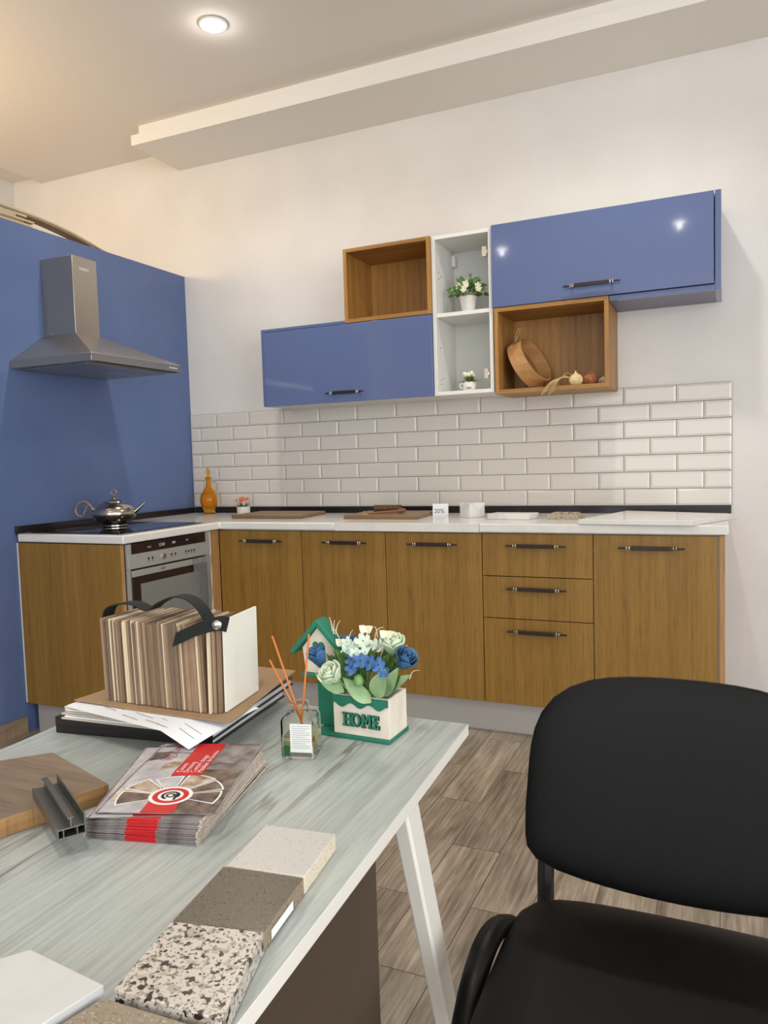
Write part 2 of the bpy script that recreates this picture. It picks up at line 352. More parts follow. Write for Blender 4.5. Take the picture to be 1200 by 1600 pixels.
def ribbon(bm, pts, wvec, th, m=0, k=6):
    """flat strap: centreline pts, half width vector, thickness"""
    P = smoothpath(pts, k); w = Vector(wvec); rings = []
    for i, p in enumerate(P):
        t = (P[min(i+1, len(P)-1)] - P[max(i-1, 0)]).normalized(); nn = t.cross(w).normalized()*th/2
        rings.append([bm.verts.new(p+w+nn), bm.verts.new(p-w+nn), bm.verts.new(p-w-nn), bm.verts.new(p+w-nn)])
    for a, b in zip(rings, rings[1:]):
        for j in range(4): f = bm.faces.new((a[j], a[(j+1) % 4], b[(j+1) % 4], b[j])); f.material_index = m
    for rr in (rings[0][::-1], rings[-1]): bm.faces.new(rr).material_index = m
    return bm
def text(bm, s, size, M, ext=.0005, m=0, shear=0, sx=1, offset=0):
    cu_ = bpy.data.curves.new('t', 'FONT'); cu_.body = s; cu_.size = size; cu_.extrude = ext; cu_.shear = shear; cu_.resolution_u = 3; cu_.offset = offset
    o = bpy.data.objects.new('t', cu_); COL.objects.link(o); bpy.context.view_layer.update()
    me = bpy.data.meshes.new_from_object(o.evaluated_get(bpy.context.evaluated_depsgraph_get()))
    me.transform(M @ Matrix.Diagonal((sx, 1, 1, 1)))
    n0 = len(bm.faces); bm.from_mesh(me); bm.faces.ensure_lookup_table()
    for f in bm.faces[n0:]: f.material_index = m
    COL.objects.unlink(o); bpy.data.objects.remove(o); bpy.data.curves.remove(cu_); bpy.data.meshes.remove(me)
    return bm
def frame_M(o, ex, ey):
    ex = Vector(ex).normalized(); ey = Vector(ey).normalized(); ez = ex.cross(ey).normalized(); ey = ez.cross(ex)
    M = Matrix((ex, ey, ez)).transposed().to_4x4(); M.translation = o; return M
def dup(root, loc, rz=0, label=None, group=None):
    r = root.copy(); COL.objects.link(r); r.location = loc; r.rotation_euler = (0, 0, rz)
    if label: r['label'] = label
    if group: r['group'] = group
    for ch in [c for c in bpy.data.objects if c.parent == root]:
        c = ch.copy(); COL.objects.link(c); c.parent = r
        for g in [g for g in bpy.data.objects if g.parent == ch]:
            d = g.copy(); COL.objects.link(d); d.parent = c
    return r

# ================================================================== ROOM
struct('floor', box(B(), -1.5, 6.1, -7.2, .2, -.12, 0), M_floor)
struct('wall_back', box(B(), -1.45, 6.1, 0, .12, 0, 3.2), M_wall)
struct('wall_far_left', box(B(), -1.45, -1.33, -7.2, 0, 0, 3.2), M_wall)
# right wall with a window opening, front wall with shop window opening
b = B(); box(b, 6, 6.12, -7.2, -6.4, 0, 3.2); box(b, 6, 6.12, -2.8, 0, 0, 3.2); box(b, 6, 6.12, -6.4, -2.8, 0, .2); box(b, 6, 6.12, -6.4, -2.8, 2.8, 3.2)
struct('wall_right', b, M_wall)
b = B(); box(b, -1.45, 1.1, -7.12, -7, 0, 3.2); box(b, 5.7, 6.0, -7.12, -7, 0, 3.2); box(b, 1.1, 5.7, -7.12, -7, 0, .2); box(b, 1.1, 5.7, -7.12, -7, 2.8, 3.2)
struct('wall_front', b, M_wall)
def window(name, x0, x1, y0, y1, z0, z1, alongx):
    bm = B(); t = .05
    if alongx:
        for a in (x0, (x0+x1)/2-t/2, x1-t): box(bm, a, a+t, y0, y1, z0, z1)
        box(bm, x0, x1, y0, y1, z0, z0+t); box(bm, x0, x1, y0, y1, z1-t, z1)
    else:
        for a in (y0, (y0+y1)/2-t/2, y1-t): box(bm, x0, x1, a, a+t, z0, z1)
        box(bm, x0, x1, y0, y1, z0, z0+t); box(bm, x0, x1, y0, y1, z1-t, z1)
    o = struct(name, bm, M_whmetal)
    g = B()
    if alongx: box(g, x0+t, x1-t, (y0+y1)/2-.003, (y0+y1)/2+.003, z0+t, z1-t)
    else: box(g, (x0+x1)/2-.003, (x0+x1)/2+.003, y0+t, y1-t, z0+t, z1-t)
    obj('window_pane', g, M_glass, o, local=True)
window('window_1', 6.02, 6.08, -6.4, -2.8, .2, 2.8, False)
window('window_2', 1.1, 5.7, -7.08, -7.02, .2, 2.8, True)
# ceiling: low panel with a recess along the far left wall
struct('ceiling', box(B(), -1.45, 6.12, -7.2, .12, 3.045, 3.2), M_ceil)
b = B(); box(b, -1.08, 6.0, -7.0, -.0005, 3.0, 3.0445); struct('trim_1', b, M_ceil)
# dropped slab along the back wall with a set-back upstand above it
b = B(); box(b, .003, 6.0, -.395, -.0005, 2.885, 2.938); box(b, .02, 6.0, -.352, -.0005, 2.938, 2.9995)
struct('trim_2', b, M_beam)
# blue partition
b = B(); box(b, -.1, 0, -3.1, -.0005, 0, 2.283); struct('wall_left', b, M_bluewall)
struct('baseboard_left', box(B(), .0005, .012, -3.1, -1.27, 0, .078), M_skirt)
struct('baseboard_right', box(B(), 2.93, 6.0, -.012, -.0005, 0, .078), M_skirt)

# ceiling downlights
for i, (lx, ly) in enumerate(LAMPS):
    lab = ['round recessed downlight glowing in the ceiling above the hood', 'round recessed downlight in the ceiling above the drawer cabinet',
           'round recessed downlight in the ceiling behind the camera, on the blue wall side', 'round recessed downlight in the ceiling behind the camera, nearer the chair'][i]
    t = thing('ceiling_downlight', (lx, ly, 3.0), lab, 'ceiling light', 'recessed ceiling downlights')
    bm = B(); lathe(bm, [(.040, 0), (.058, -.001), (.060, -.004), (.056, -.008), (.046, -.009), (.040, -.006)], (lx, ly, 2.9995), 40, close=False)
    obj('trim_ring', bm, M_lampring, t, smooth=True)
    bm = B(); lathe(bm, [(.046, -.002), (.046, -.010), (.036, -.016), (.018, -.019), (0, -.020)], (lx, ly, 2.999), 40, close=True)
    obj('diffuser', bm, M_lampglow, t, smooth=True)
    l = bpy.data.lights.new('downlight', 'SPOT'); l.energy = LAMP_W*4; l.spot_size = math.radians(150); l.spot_blend = .9; l.shadow_soft_size = .045; l.color = (1, .95, .88)
    l2 = bpy.data.lights.new('downlight_halo', 'POINT'); l2.energy = .55; l2.shadow_soft_size = .02; l2.color = (1, .97, .92)
    o2 = bpy.data.objects.new('downlight_halo', l2); COL.objects.link(o2); o2.parent = t; o2.location = (0, 0, -.045)
    o = bpy.data.objects.new('downlight_light', l); COL.objects.link(o); o.parent = t; o.location = (0, 0, -.035)

# bundle of long plastic strips lying on top of the partition
ORD = ['lowest', 'second from the bottom', 'third from the bottom', 'fourth from the bottom', 'fifth from the bottom', 'third from the top', 'second from the top', 'topmost']
for i in range(8):
    bm = B(); z = 2.2836 + .0092*i; y1 = [-1.02, -1.05, -1.10, -1.04, -1.14, -1.08, -.66, -.60][i]; y0 = -2.9; arch = i >= 6
    zz = z+.0045
    if not arch: pts = [(-.05, y0, zz), (-.05, -2.0, zz), (-.049, -1.4, zz), (-.048, y1, zz)]
    else:
        zz += .0016; k = .0105*(i-6); pts = [(-.05, y0, zz), (-.05, -1.9, zz), (-.05, -1.4, zz), (-.05, -1.05, zz-.003), (-.05, -.85, 2.325+k), (-.05, -.72, 2.304+k), (-.05, y1, 2.2875+k*.25)]
    ribbon(bm, pts, (.028, 0, 0), .0078, k=5)
    solo('edging_strip', bm, [M_strip, M_stripd][i % 4 == 2], 'long %s strip bundled on the blue partition, %s of eight' % (['cream', 'brown'][i % 4 == 2], ORD[i]), 'strip', (-.05, -1.9, z), 'long strips stacked on the blue partition')

# ================================================================== TILES
bm = B(); TW, TH, XR, ZT = .2268, .0771, 2.908, 1.4767
box(bm, .001, XR, -.0075, -.0005, .937, ZT, 1)
def tile(x0, x1, z0, z1):
    g = .0012; x0 += g; x1 -= g; z0 += g; z1 -= g; bv = min(.010, (x1-x0)/3); y0 = -.0075; y1 = -.0095; y2 = -.0125
    o = [bm.verts.new(p) for p in ((x0, y0, z0), (x1, y0, z0), (x1, y0, z1), (x0, y0, z1))]
    e = [bm.verts.new(p) for p in ((x0, y1, z0), (x1, y1, z0), (x1, y1, z1), (x0, y1, z1))]
    k = [bm.verts.new(p) for p in ((x0+bv, y2, z0+bv), (x1-bv, y2, z0+bv), (x1-bv, y2, z1-bv), (x0+bv, y2, z1-bv))]
    for i in range(4):
        j = (i+1) % 4; bm.faces.new((o[i], o[j], e[j], e[i])); bm.faces.new((e[i], e[j], k[j], k[i]))
    bm.faces.new(k)
for r in range(7):
    z1 = ZT - r*TH; x = XR
    first = TW if r % 2 == 0 else TW/2
    while x > .002:
        w = first; first = TW; xl = max(x-w, .002)
        if x-xl > .012: tile(xl, x, z1-TH, z1)
        x -= w
solo('tile_backsplash', bm, [M_tile, M_grout], 'glossy white brick-shaped tiles on the wall between worktop and wall cabinets', 'backsplash', (XR/2, 0, .937))

# ================================================================== BASE CABINETS
D, Z0, Z1 = .5947, .1397, .8625
XS = [.603, 1.0682, 1.4985, 1.944, 2.4009, 2.8574]
def handle(root, c, L, n=(0, -1, 0), ax=(1, 0, 0), z=0):
    """bar handle, centre c on the door face"""
    bm = B(); c = Vector(c); n = Vector(n); ax = Vector(ax); o = c+n*.028
    up = Vector((0, 0, 1))
    def bx(c0, lx, ly, lz, mi): 
        M = Matrix((ax, -n, up)).transposed().to_4x4(); M.translation = c0; box(bm, -lx/2, lx/2, -ly/2, ly/2, -lz/2, lz/2, mi, M)
    bx(o, L*.60, .012, .0155, 0)
    for s in (-1, 1):
        bx(o+ax*s*L*.33, L*.022, .014, .016, 1); bx(o+ax*s*L*.37, L*.018, .012, .014, 1)
        bx(o+ax*s*L*.445, L*.11, .009, .007, 0)
        cyl(bm, c+ax*s*L*.345, o+ax*s*L*.345, .0045, n=10, m=0)
    return obj('handle', bm, [M_handle, M_chrome], root, bevel=.0012)
labs = ['oak-fronted base cabinet with one long door, nearest the oven corner', 'oak-fronted base cabinet with one door, second from the oven corner',
        'oak-fronted base cabinet with one door, left of the drawer cabinet', 'oak-fronted base cabinet with three drawers and three bar handles', 'oak-fronted base cabinet with one door, at the right end of the run']
hx = [(.736, .977), (1.192, 1.417), (1.614, 1.843), (2.053, 2.299), (2.500, 2.741)]
for i in range(5):
    x0, x1 = XS[i], XS[i+1]; g = .0018
    t = thing('base_cabinet', ((x0+x1)/2, -.3, 0), labs[i], 'cabinet', 'oak base cabinets along the tiled wall')
    bm = B(); xa = x0+.0006; xb = x1-.0006
    box(bm, xa, xa+.016, -D+.021, -.02, Z0, Z1); box(bm, xb-.016, xb, -D+.021, -.02, Z0, Z1); box(bm, xa+.016, xb-.016, -D+.021, -.02, Z0, Z0+.016)
    box(bm, xa+.016, xb-.016, -.036, -.02, Z0+.016, Z1); box(bm, xa+.016, xb-.016, -D+.021, -D+.1, Z1-.016, Z1)
    if i == 4: box(bm, x1-.0006, x1+.003, -D+.012, -.02, Z0, Z1)
    obj('body', bm, M_white, t)
    for k in range(3):
        for s in (x0+.06, x1-.06):
            pass
    cx = (hx[i][0]+hx[i][1])/2; L = hx[i][1]-hx[i][0]
    if i != 3:
        d = obj('door', box(B(), x0+g, x1-g, -D, -D+.019, Z0, Z1-.002), M_oak, t, bevel=.0012)
        handle(d, (cx, -D, .813), L)
    else:
        for (za, zb, hz) in ((.6835, Z1-.002, .813), (.5055, .6800, .634), (Z0, .502, .455)):
            d = obj('drawer', box(B(), x0+g, x1-g, -D, -D+.019, za, zb), M_oak, t, bevel=.0012)
            handle(d, (cx, -D, hz), L)
    for sx in (x0+.05, x1-.05):
        for sy in (-.46, -.1): obj('foot', cyl(B(), (sx, sy, 0), (sx, sy, Z0), .015, n=12), M_blkpla, t)
# light oak end strip on the right side of the run
solo('end_panel', box(B(), 2.8611, 2.879, -D, -.0005, Z0-.02, Z1), M_oakedge, 'thin light oak end panel closing the right side of the cabinet run', 'end panel', (2.87, -.3, Z0-.02))
solo('plinth', box(B(), .555, 2.87, -.548, -.533, .0005, Z0-.001), M_plinth, 'silver grey plinth board under the cabinets along the tiled wall', 'plinth', (1.7, -.54, 0))
# left run: oven housing
t = thing('oven_cabinet', (.3, -.95, 0), 'oak housing cabinet with tall side panel around the built-in oven at the blue wall', 'cabinet')
obj('side_panel', box(B(), .009, .598, -1.263, -1.245, Z0-.003, Z1), M_oak, t, bevel=.001)
obj('front_edge', box(B(), .598, .6005, -1.263, -1.245, Z0-.003, Z1), M_oakedge, t)
obj('side_panel', box(B(), .022, .595, -.684, -.668, Z0, Z1), M_white, t)
obj('filler_strip', box(B(), .5, .602, -.668, -.6635, Z0, Z1), M_white, t)
obj('filler_strip', box(B(), .585, .6012, -.6630, -.5960, Z0, Z1), M_oakedge, t)
obj('bottom_panel', box(B(), .022, .595, -1.245, -.684, Z0, Z0+.1), M_oak, t)
obj('wall_strip', box(B(), .0005, .0085, -1.262, -1.245, Z0, Z1), M_white, t)
for sx in (.08, .5):
    for sy in (-1.2, -.72): obj('foot', cyl(B(), (sx, sy, 0), (sx, sy, Z0-.003), .015, n=12), M_blkpla, t)
b = B(); box(b, .04, .553, -1.235, -1.22, .0005, Z0-.004); box(b, .538, .553, -1.2195, -.5488, .0005, Z0-.004)
solo('plinth', b, M_plinth, 'dark silver plinth board under the oven cabinet beside the blue wall', 'plinth', (.3, -1.2, 0))

# oven
t = thing('built_in_oven', (.3, -.96, .2400), 'built-in steel and black glass oven with plastic film still on its door, under the hob', 'oven')
ya, yb = -1.243, -.686; xf = .6
obj('body', box(B(), .08, xf-.001, ya+.004, yb-.004, .2403, .855), M_steeld, t)
obj('control_glass', box(B(), xf, xf+.012, ya+.028, yb-.03, .818, .8615), M_brownglass, t, bevel=.001)
obj('control_panel', box(B(), xf, xf+.014, ya+.004, yb-.002, .756, .8175), M_steell, t, bevel=.001)
for (a_, b_) in ((ya+.004, ya+.0275), (yb-.0295, yb-.002)): obj('frame_trim', box(B(), xf, xf+.012, a_, b_, .8178, .8615), M_steell, t)
obj('rotary_knob', cyl(B(), (xf+.014, -1.02, .788), (xf+.022, -1.02, .788), .012, n=24), M_chrome, t, smooth=True)
b = B()
for yy in (-1.115, -1.09, -.965, -.94, -.865, -.845, -.825, -.805):
    cyl(b, (xf+.014, yy, .789), (xf+.0155, yy, .789), .005, n=12)
    box(b, xf+.014, xf+.0152, yy-.0012, yy+.0012, .776, .782)
obj('touch_buttons', b, M_dark, t)
b = B(); MT = frame_M((xf+.0125, -1.115, .834), (0, 1, 0), (0, 0, 1))
text(b, 'A C', .013, MT, .0002); text(b, '12:00', .018, frame_M((xf+.0125, -1.045, .834), (0, 1, 0), (0, 0, 1)), .0002)
text(b, '888', .014, frame_M((xf+.0125, -.955, .836), (0, 1, 0), (0, 0, 1)), .0002); text(b, '8 8', .012, frame_M((xf+.0125, -.86, .838), (0, 1, 0), (0, 0, 1)), .0002)
obj('display', b, M_label, t)
d = obj('door', box(B(), xf, xf+.016, ya+.02, yb-.03, .2403, .750), M_brownglass, t, bevel=.001)
obj('door_top_strip', box(B(), xf+.0005, xf+.018, ya+.02, yb-.03, .722, .7485), M_steell, d, bevel=.001)
obj('door_window', box(B(), xf+.0162, xf+.0172, ya+.07, yb-.095, .40, .688), M_ovenwin, d)
obj('door_emblem', text(B(), 'NEFF', .014, frame_M((xf+.0182, -1.045, .731), (0, 1, 0), (0, 0, 1)), .0003), M_dark, d)
for (a_, b_) in ((ya+.004, ya+.0195), (yb-.0295, yb-.002)): obj('side_trim', box(B(), xf, xf+.012, a_, b_, .2403, .7545), M_steell, t)
# wrinkled protective film at the right of the door
bm = B(); vs = []
for i in range(13):
    row = []
    for j in range(9):
        yy = -.83+.135*j/8+.004*math.sin(i*1.3+j); zz = .75-.42*i/12; xx = xf+.021+.005*math.sin(j*1.7+i*.5)*math.sin(i*.9+.4)
        row.append(bm.verts.new((xx, yy, zz)))
    vs.append(row)
for i in range(12):
    for j in range(8): bm.faces.new((vs[i][j], vs[i][j+1], vs[i+1][j+1], vs[i+1][j]))
o = obj('protective_film', bm, M_film, t, smooth=True); md = o.modifiers.new('s', 'SOLIDIFY'); md.thickness = .0004

# worktop (L shaped, three lengths meeting at thin seams)
t = thing('kitchen_worktop', (1.4, -.3, .8666), 'glossy white L-shaped worktop over the oak cabinets and the oven', 'worktop')
zt0, zt1 = .8666, .9035; yf = -.6147
b = B(); prism(b, [(.0135, -1.268, zt0), (.622, -1.268, zt0), (.622, yf, zt0), (1.2560, yf, zt0), (1.2560, -.0165, zt0), (.0135, -.0165, zt0)], (0, 0, zt1-zt0))
obj('worktop_length', b, M_worktop, t, bevel=.007, seg=3)
obj('worktop_length', box(B(), 1.2565, 1.9380, yf, -.0165, zt0, zt1), M_worktop, t, bevel=.0015)
obj('worktop_length', box(B(), 1.9385, 2.892, yf, -.0165, zt0, zt1), M_worktop, t, bevel=.005, seg=3)
obj('supporting_rail', box(B(), .05, 2.8, -.5, -.06, Z1+.0005, zt0-.0005), M_white, t)
solo('black_upstand', box(B(), .0135, XR-.003, -.016, -.0005, .9, .9365), M_blackup, 'shiny black upstand strip between worktop and white tiles', 'upstand', (1.45, -.01, .9), bevel=.002)
solo('black_upstand', box(B(), .0006, .013, -1.268, -.0165, .9, .9365), M_blackup, 'shiny black upstand strip between worktop and blue wall', 'upstand', (.005, -.6, .9), bevel=.002)
# hob
t = thing('induction_hob', (.31, -.955, zt1), 'black glass induction hob set in the worktop under the hood', 'hob')
obj('glass_plate', box(B(), .06, .575, -1.235, -.69, zt1+.0002, zt1+.005), M_blkglass, t, bevel=.0015)
for (hx_, hy_, hr) in ((.2, -1.1, .09), (.2, -.83, .075), (.43, -1.1, .075), (.43, -.83, .09)):
    b = B(); lathe(b, [(hr, 0), (hr+.0015, 0), (hr+.0015, .0003), (hr, .0003), (hr, 0)], (hx_, hy_, zt1+.0051), 48, close=False); obj('cooking_zone_ring', b, mat('grey_ring', (110, 110, 114), .3), t)

# ================================================================== HOOD
t = thing('range_hood', (.0, -.96, 1.62), 'brushed steel chimney range hood with pyramid canopy on the blue wall', 'range hood')
hy0, hy1, hxf, hz = -1.238, -.665, .475, 1.632
b = B(); box(b, .001, .195, -1.040, -.893, 1.795, 2.147); obj('chimney', b, M_steel, t, bevel=.002)
b = B(); lo = [(.001, hy0), (hxf, hy0), (hxf, hy1), (.001, hy1)]; hi = [(.001, -1.048), (.203, -1.048), (.203, -.885), (.001, -.885)]
v0 = [b.verts.new((x, y, hz)) for x, y in lo]; v1 = [b.verts.new((x, y, hz+.034)) for x, y in lo]; v2 = [b.verts.new((x, y, 1.795)) for x, y in hi]
for i in range(4):
    j = (i+1) % 4; b.faces.new((v0[i], v0[j], v1[j], v1[i])); b.faces.new((v1[i], v1[j], v2[j], v2[i]))
b.faces.new(v2); b.faces.new(v0[::-1]); obj('canopy', b, M_steel, t, bevel=.0015)
b = B(); box(b, .05, .42, hy0+.03, -.955, hz-.006, hz-.0005); obj('grease_filter', b, M_steel, t, bevel=.001)
b = B(); box(b, .05, .42, -.948, hy1-.03, hz-.006, hz-.0005); obj('grease_filter', b, M_steel, t, bevel=.001)
b = B(); box(b, .46, .4765, hy0+.03, hy1-.03, hz-.003, hz-.0003); obj('filter_edge', b, M_dark, t)
for k in range(5): obj('control_button', cyl(B(), (hxf, -.745+.012*k, hz+.017), (hxf+.002, -.745+.012*k, hz+.017), .0035, n=10), M_label, t)
obj('emblem', text(B(), 'FRANCO', .018, frame_M((.1955, -1.0, 2.087), (0, 1, 0), (0, 0, 1)), .0004, sx=.8), M_label, t)
cyl_o = obj('screw', cyl(B(), (.05, -1.0405, 1.805), (.05, -1.043, 1.805), .005, n=12), M_chrome, t)

# ================================================================== WALL UNITS
yF = -.30
t = thing('wall_cabinet', (1.17, -.15, 1.474), 'glossy blue wall cabinet with lift-up door, left and lower of the two', 'cabinet')
b = B(); box(b, .700, .7145, -.296, -.0005, 1.474, 1.866); box(b, .7145, 1.186, -.296, -.0005, 1.852, 1.866); obj('frame_panel', b, M_blue, t, bevel=.0008)
b = B(); box(b, .715, 1.634, -.28, -.0005, 1.474, 1.488); box(b, .715, 1.634, -.012, -.0005, 1.488, 1.84); box(b, 1.620, 1.634, -.28, -.012, 1.488, 1.84); box(b, .715, 1.634, -.28, -.0005, 1.826, 1.842)
obj('body', b, M_whitein, t)
d = obj('door', box(B(), .716, 1.635, yF, -.2805, 1.472, 1.8495), M_blue, t, bevel=.0015)
handle(d, (1.183, yF, 1.517), .205)
t = thing('wall_cabinet', (2.4, -.15, 1.822), 'glossy blue wall cabinet with lift-up door, right and higher of the two, reflecting two lamps', 'cabinet')
b = B(); box(b, 2.8425, 2.864, -.292, -.0005, 1.822, 2.211); box(b, 2.433, 2.8425, -.292, -.27, 1.822, 1.8435); obj('frame_panel', b, M_blue, t, bevel=.0008)
b = B(); box(b, 2.433, 2.842, -.2695, -.0005, 1.822, 1.8435); obj('underside_panel', b, M_bluedark, t)
obj('side_face', box(B(), 2.8642, 2.8662, -.291, -.0005, 1.823, 2.21), M_blueside, t)
b = B(); box(b, 1.9265, 2.842, -.27, -.0005, 1.8475, 1.862); box(b, 1.9265, 2.842, -.012, -.0005, 1.862, 2.207); box(b, 1.9265, 1.942, -.27, -.012, 1.862, 2.207); box(b, 1.942, 2.842, -.27, -.012, 2.192, 2.207)
obj('body', b, M_whitein, t)
d = obj('door', box(B(), 1.9265, 2.8385, yF, -.2705, 1.8465, 2.2085), M_blue, t, bevel=.0015)
handle(d, (2.365, yF, 1.896), .235)
def openbox(name, x0, x1, z0, z1, th, mt, inner, label, back=True):
    t = thing(name, ((x0+x1)/2, -.15, z0), label, 'shelf'); y0 = yF
    for xa_ in (x0, x1-th): obj('side_panel', box(B(), xa_, xa_+th, y0, -.0005, z0, z1), mt, t, bevel=.0008)
    bm = B(); box(bm, x0+th, x1-th, y0, -.0005, z0, z0+th); obj('bottom_panel', bm, M_oakx if mt == M_oakbox else mt, t, bevel=.0008)
    bm = B(); box(bm, x0+th, x1-th, y0, -.0005, z1-th, z1); obj('top_panel', bm, M_oakx if mt == M_oakbox else mt, t, bevel=.0008)
    obj('back_panel', box(B(), x0+th, x1-th, -.014, -.0006, z0+th, z1-th), inner, t)
    return t
openbox('open_wall_shelf', 1.187, 1.636, 1.8525+.0, 2.205, .018, M_oakbox, M_oakbox, 'empty open oak box shelf standing on the lower blue cabinet')
openbox('open_wall_shelf', 1.9335, 2.4305, 1.463, 1.8435, .018, M_oakbox, M_oakbox, 'open oak box shelf under the higher blue cabinet, holding a sieve')
# white doorless unit
x0, x1, z0, z1, th = 1.6375, 1.9255, 1.474, 2.2045, .017
t = thing('open_white_unit', ((x0+x1)/2, -.15, z0), 'tall white open wall unit without its door, between the blue cabinets', 'shelf')
b = B(); box(b, x0, x0+th, -.285, -.0005, z0, z1); box(b, x1-th, x1, -.285, -.0005, z0, z1); box(b, x0+th, x1-th, -.285, -.0005, z0, z0+th); box(b, x0+th, x1-th, -.285, -.0005, z1-th, z1)
obj('body', b, M_white, t, bevel=.0008)
obj('back_panel', box(B(), x0+th, x1-th, -.01, -.0006, z0+th, z1-th), M_whitein, t)
zs = 1.852
obj('shelf_board', box(B(), x0+th+.0005, x1-th-.0005, -.28, -.0105, zs-.018, zs), M_white, t, bevel=.0008)
for hz_ in (2.105, 1.56):
    bm = B(); xx = x1-th; box(bm, xx-.006, xx-.0003, -.262, -.2, hz_-.012, hz_+.012); box(bm, xx-.016, xx-.006, -.275, -.225, hz_-.008, hz_+.008)
    box(bm, xx-.004, xx-.0003, -.245, -.225, hz_-.03, hz_+.03); cyl(bm, (xx-.018, -.262, hz_-.02), (xx-.018, -.262, hz_+.02), .008, n=14); cyl(bm, (xx-.006, -.235, hz_+.024), (xx-.002, -.235, hz_+.024), .005, n=10)
    box(bm, xx-.03, xx-.012, -.282, -.262, hz_-.022, hz_+.022)
    obj('hinge', bm, M_hinge, t, bevel=.001)
obj('hanging_bracket', box(B(), x0+th+.0003, x0+th+.02, -.05, -.0105, 2.115, 2.17), M_white, t, bevel=.004)
b = B()
for (yy, zz) in ((-.235, 2.05), (-.21, 2.035), (-.24, 2.02), (-.235, 1.70), (-.21, 1.56), (-.24, 1.55), (-.235, 1.53)): cyl(b, (x0+th+.0002, yy, zz), (x0+th+.0015, yy, zz), .0028, n=8)
obj('peg_holes', b, M_dark, t)

# ================================================================== PLANTS AND FLOWERS
def leaf(bm, base, d, up, L, Wd, curl=.3, m=0, n=7):
    base = Vector(base); d = Vector(d).normalized(); up = Vector(up); s = d.cross(up).normalized(); u = s.cross(d).normalized(); rows = []
    for i in range(n+1):
        t = i/n; w = Wd*math.sin(math.pi*min(1, t**.75*.98+.02))**.9 if i < n else 0.0004
        c = base + d*L*t - u*curl*L*t*t
        rows.append((bm.verts.new(c - s*w/2 + u*w*.18), bm.verts.new(c), bm.verts.new(c + s*w/2 + u*w*.18)))
    for a, b in zip(rows, rows[1:]):
        for j in (0, 1): f = bm.faces.new((a[j], a[j+1], b[j+1], b[j])); f.material_index = m; f.smooth = True
def petal_cup(bm, M, r, h, a0, span, flare, m=0, lean=0):
    rows = []
    for i in range(6):
        t = i/5; row = []
        for j in range(6):
            s = j/5-.5; a = a0+span*s*(.55+.45*math.sin(math.pi*min(1, t*.8+.12))); rr = r*(.28+.72*math.sin(math.pi/2*min(1, t*1.25)))*(1+flare*max(0, t-.6)*2.2)
            z = h*t - h*.16*(abs(s)*2)**2.5*t
            row.append(bm.verts.new(M @ Vector((rr*math.cos(a), rr*math.sin(a), z))))
        rows.append(row)
    for a, b in zip(rows, rows[1:]):
        for j in range(5): f = bm.faces.new((a[j], a[j+1], b[j+1], b[j])); f.smooth = True; f.material_index = m
def rose(parent, name, c, axis, r, h, mt, label=None):
    bm = B(); q = Vector(axis).to_track_quat('Z', 'Y').to_matrix().to_4x4(); q.translation = Vector(c)
    for k, (n, rr, hh, fl) in enumerate(((1, .22, .95, 0), (3, .38, .98, .05), (3, .62, 1.0, .12), (4, .82, .98, .22), (5, 1.0, .86, .42))):
        for i in range(n): petal_cup(bm, q, r*rr, h*hh, 2*math.pi*i/n + k*.7, 2*math.pi/n*1.35 if n > 1 else 6.4, fl)
    o = obj(name, bm, mt, parent, smooth=True, shade_angle=80)
    md = o.modifiers.new('s', 'SOLIDIFY'); md.thickness = .0006
    if label: o['label'] = label
    bm = B()
    for i in range(5):
        a = i*2*math.pi/5; dd = q.to_3x3() @ Vector((math.cos(a)*.6, math.sin(a)*.6, .8)); leaf(bm, q @ Vector((0, 0, -.002)), dd, q.to_3x3() @ Vector((math.cos(a), math.sin(a), -.5)), r*1.25, r*.6, -.25)
    obj('calyx', bm, M_leaf, o)
    return o
def blossom(bm, c, axis, r, n=5, m=0, cup=.3):
    q = Vector(axis).to_track_quat('Z', 'Y').to_matrix(); c = Vector(c); a0 = random.random()*3
    for i in range(n):
        a = a0+i*2*math.pi/n; d = q @ Vector((math.cos(a), math.sin(a), cup)); up = q @ Vector((0, 0, 1)); d.normalize(); s = d.cross(up).normalized(); u = s.cross(d)
        ctr = bm.verts.new(c + d*r*.55 + u*r*.02); ring = []
        for j in range(8):
            t = 2*math.pi*j/8; ring.append(bm.verts.new(c + d*r*(.55+.45*math.cos(t)) + s*r*.36*math.sin(t) + u*r*.12*math.cos(2*t)))
        for j in range(8): f = bm.faces.new((ctr, ring[j], ring[(j+1) % 8])); f.material_index = m; f.smooth = True
def stem(bm, a, b, r=.0012, m=0):
    a = Vector(a); b = Vector(b); tube(bm, [a, (a+b)/2+Vector((0, 0, (b-a).length*.06)), b], r, n=6, m=m, k=3)

# potted white flowers on the upper shelf
px, py, pz = 1.782, -.19, zs
t = thing('potted_plant', (px, py, pz), 'white flowers and green leaves in a plain white pot on the upper white shelf', 'plant', 'small artificial plants in the white unit')
b = B(); lathe(b, [(.027, .0005), (.030, .004), (.040, .072), (.043, .078), (.040, .080), (.036, .076), (.030, .06), (0, .058)], (px, py, pz), 28); obj('pot', b, M_pot, t, smooth=True)
b = B(); bf = B(); bs = B(); random.seed(3)
for i in range(64):
    a = random.random()*6.28; e = random.uniform(.0, 1.2); R_ = random.uniform(.03, .075)
    d = Vector((math.cos(a)*math.cos(e)*1.15, math.sin(a)*math.cos(e)*.75, math.sin(e)*.85)); c = Vector((px, py, pz+.085))+d*R_
    leaf(b, c+Vector((0, -.01, 0)), d+Vector((0, 0, -.15)), (0, -1, .5), random.uniform(.024, .036), random.uniform(.020, .028), .25)
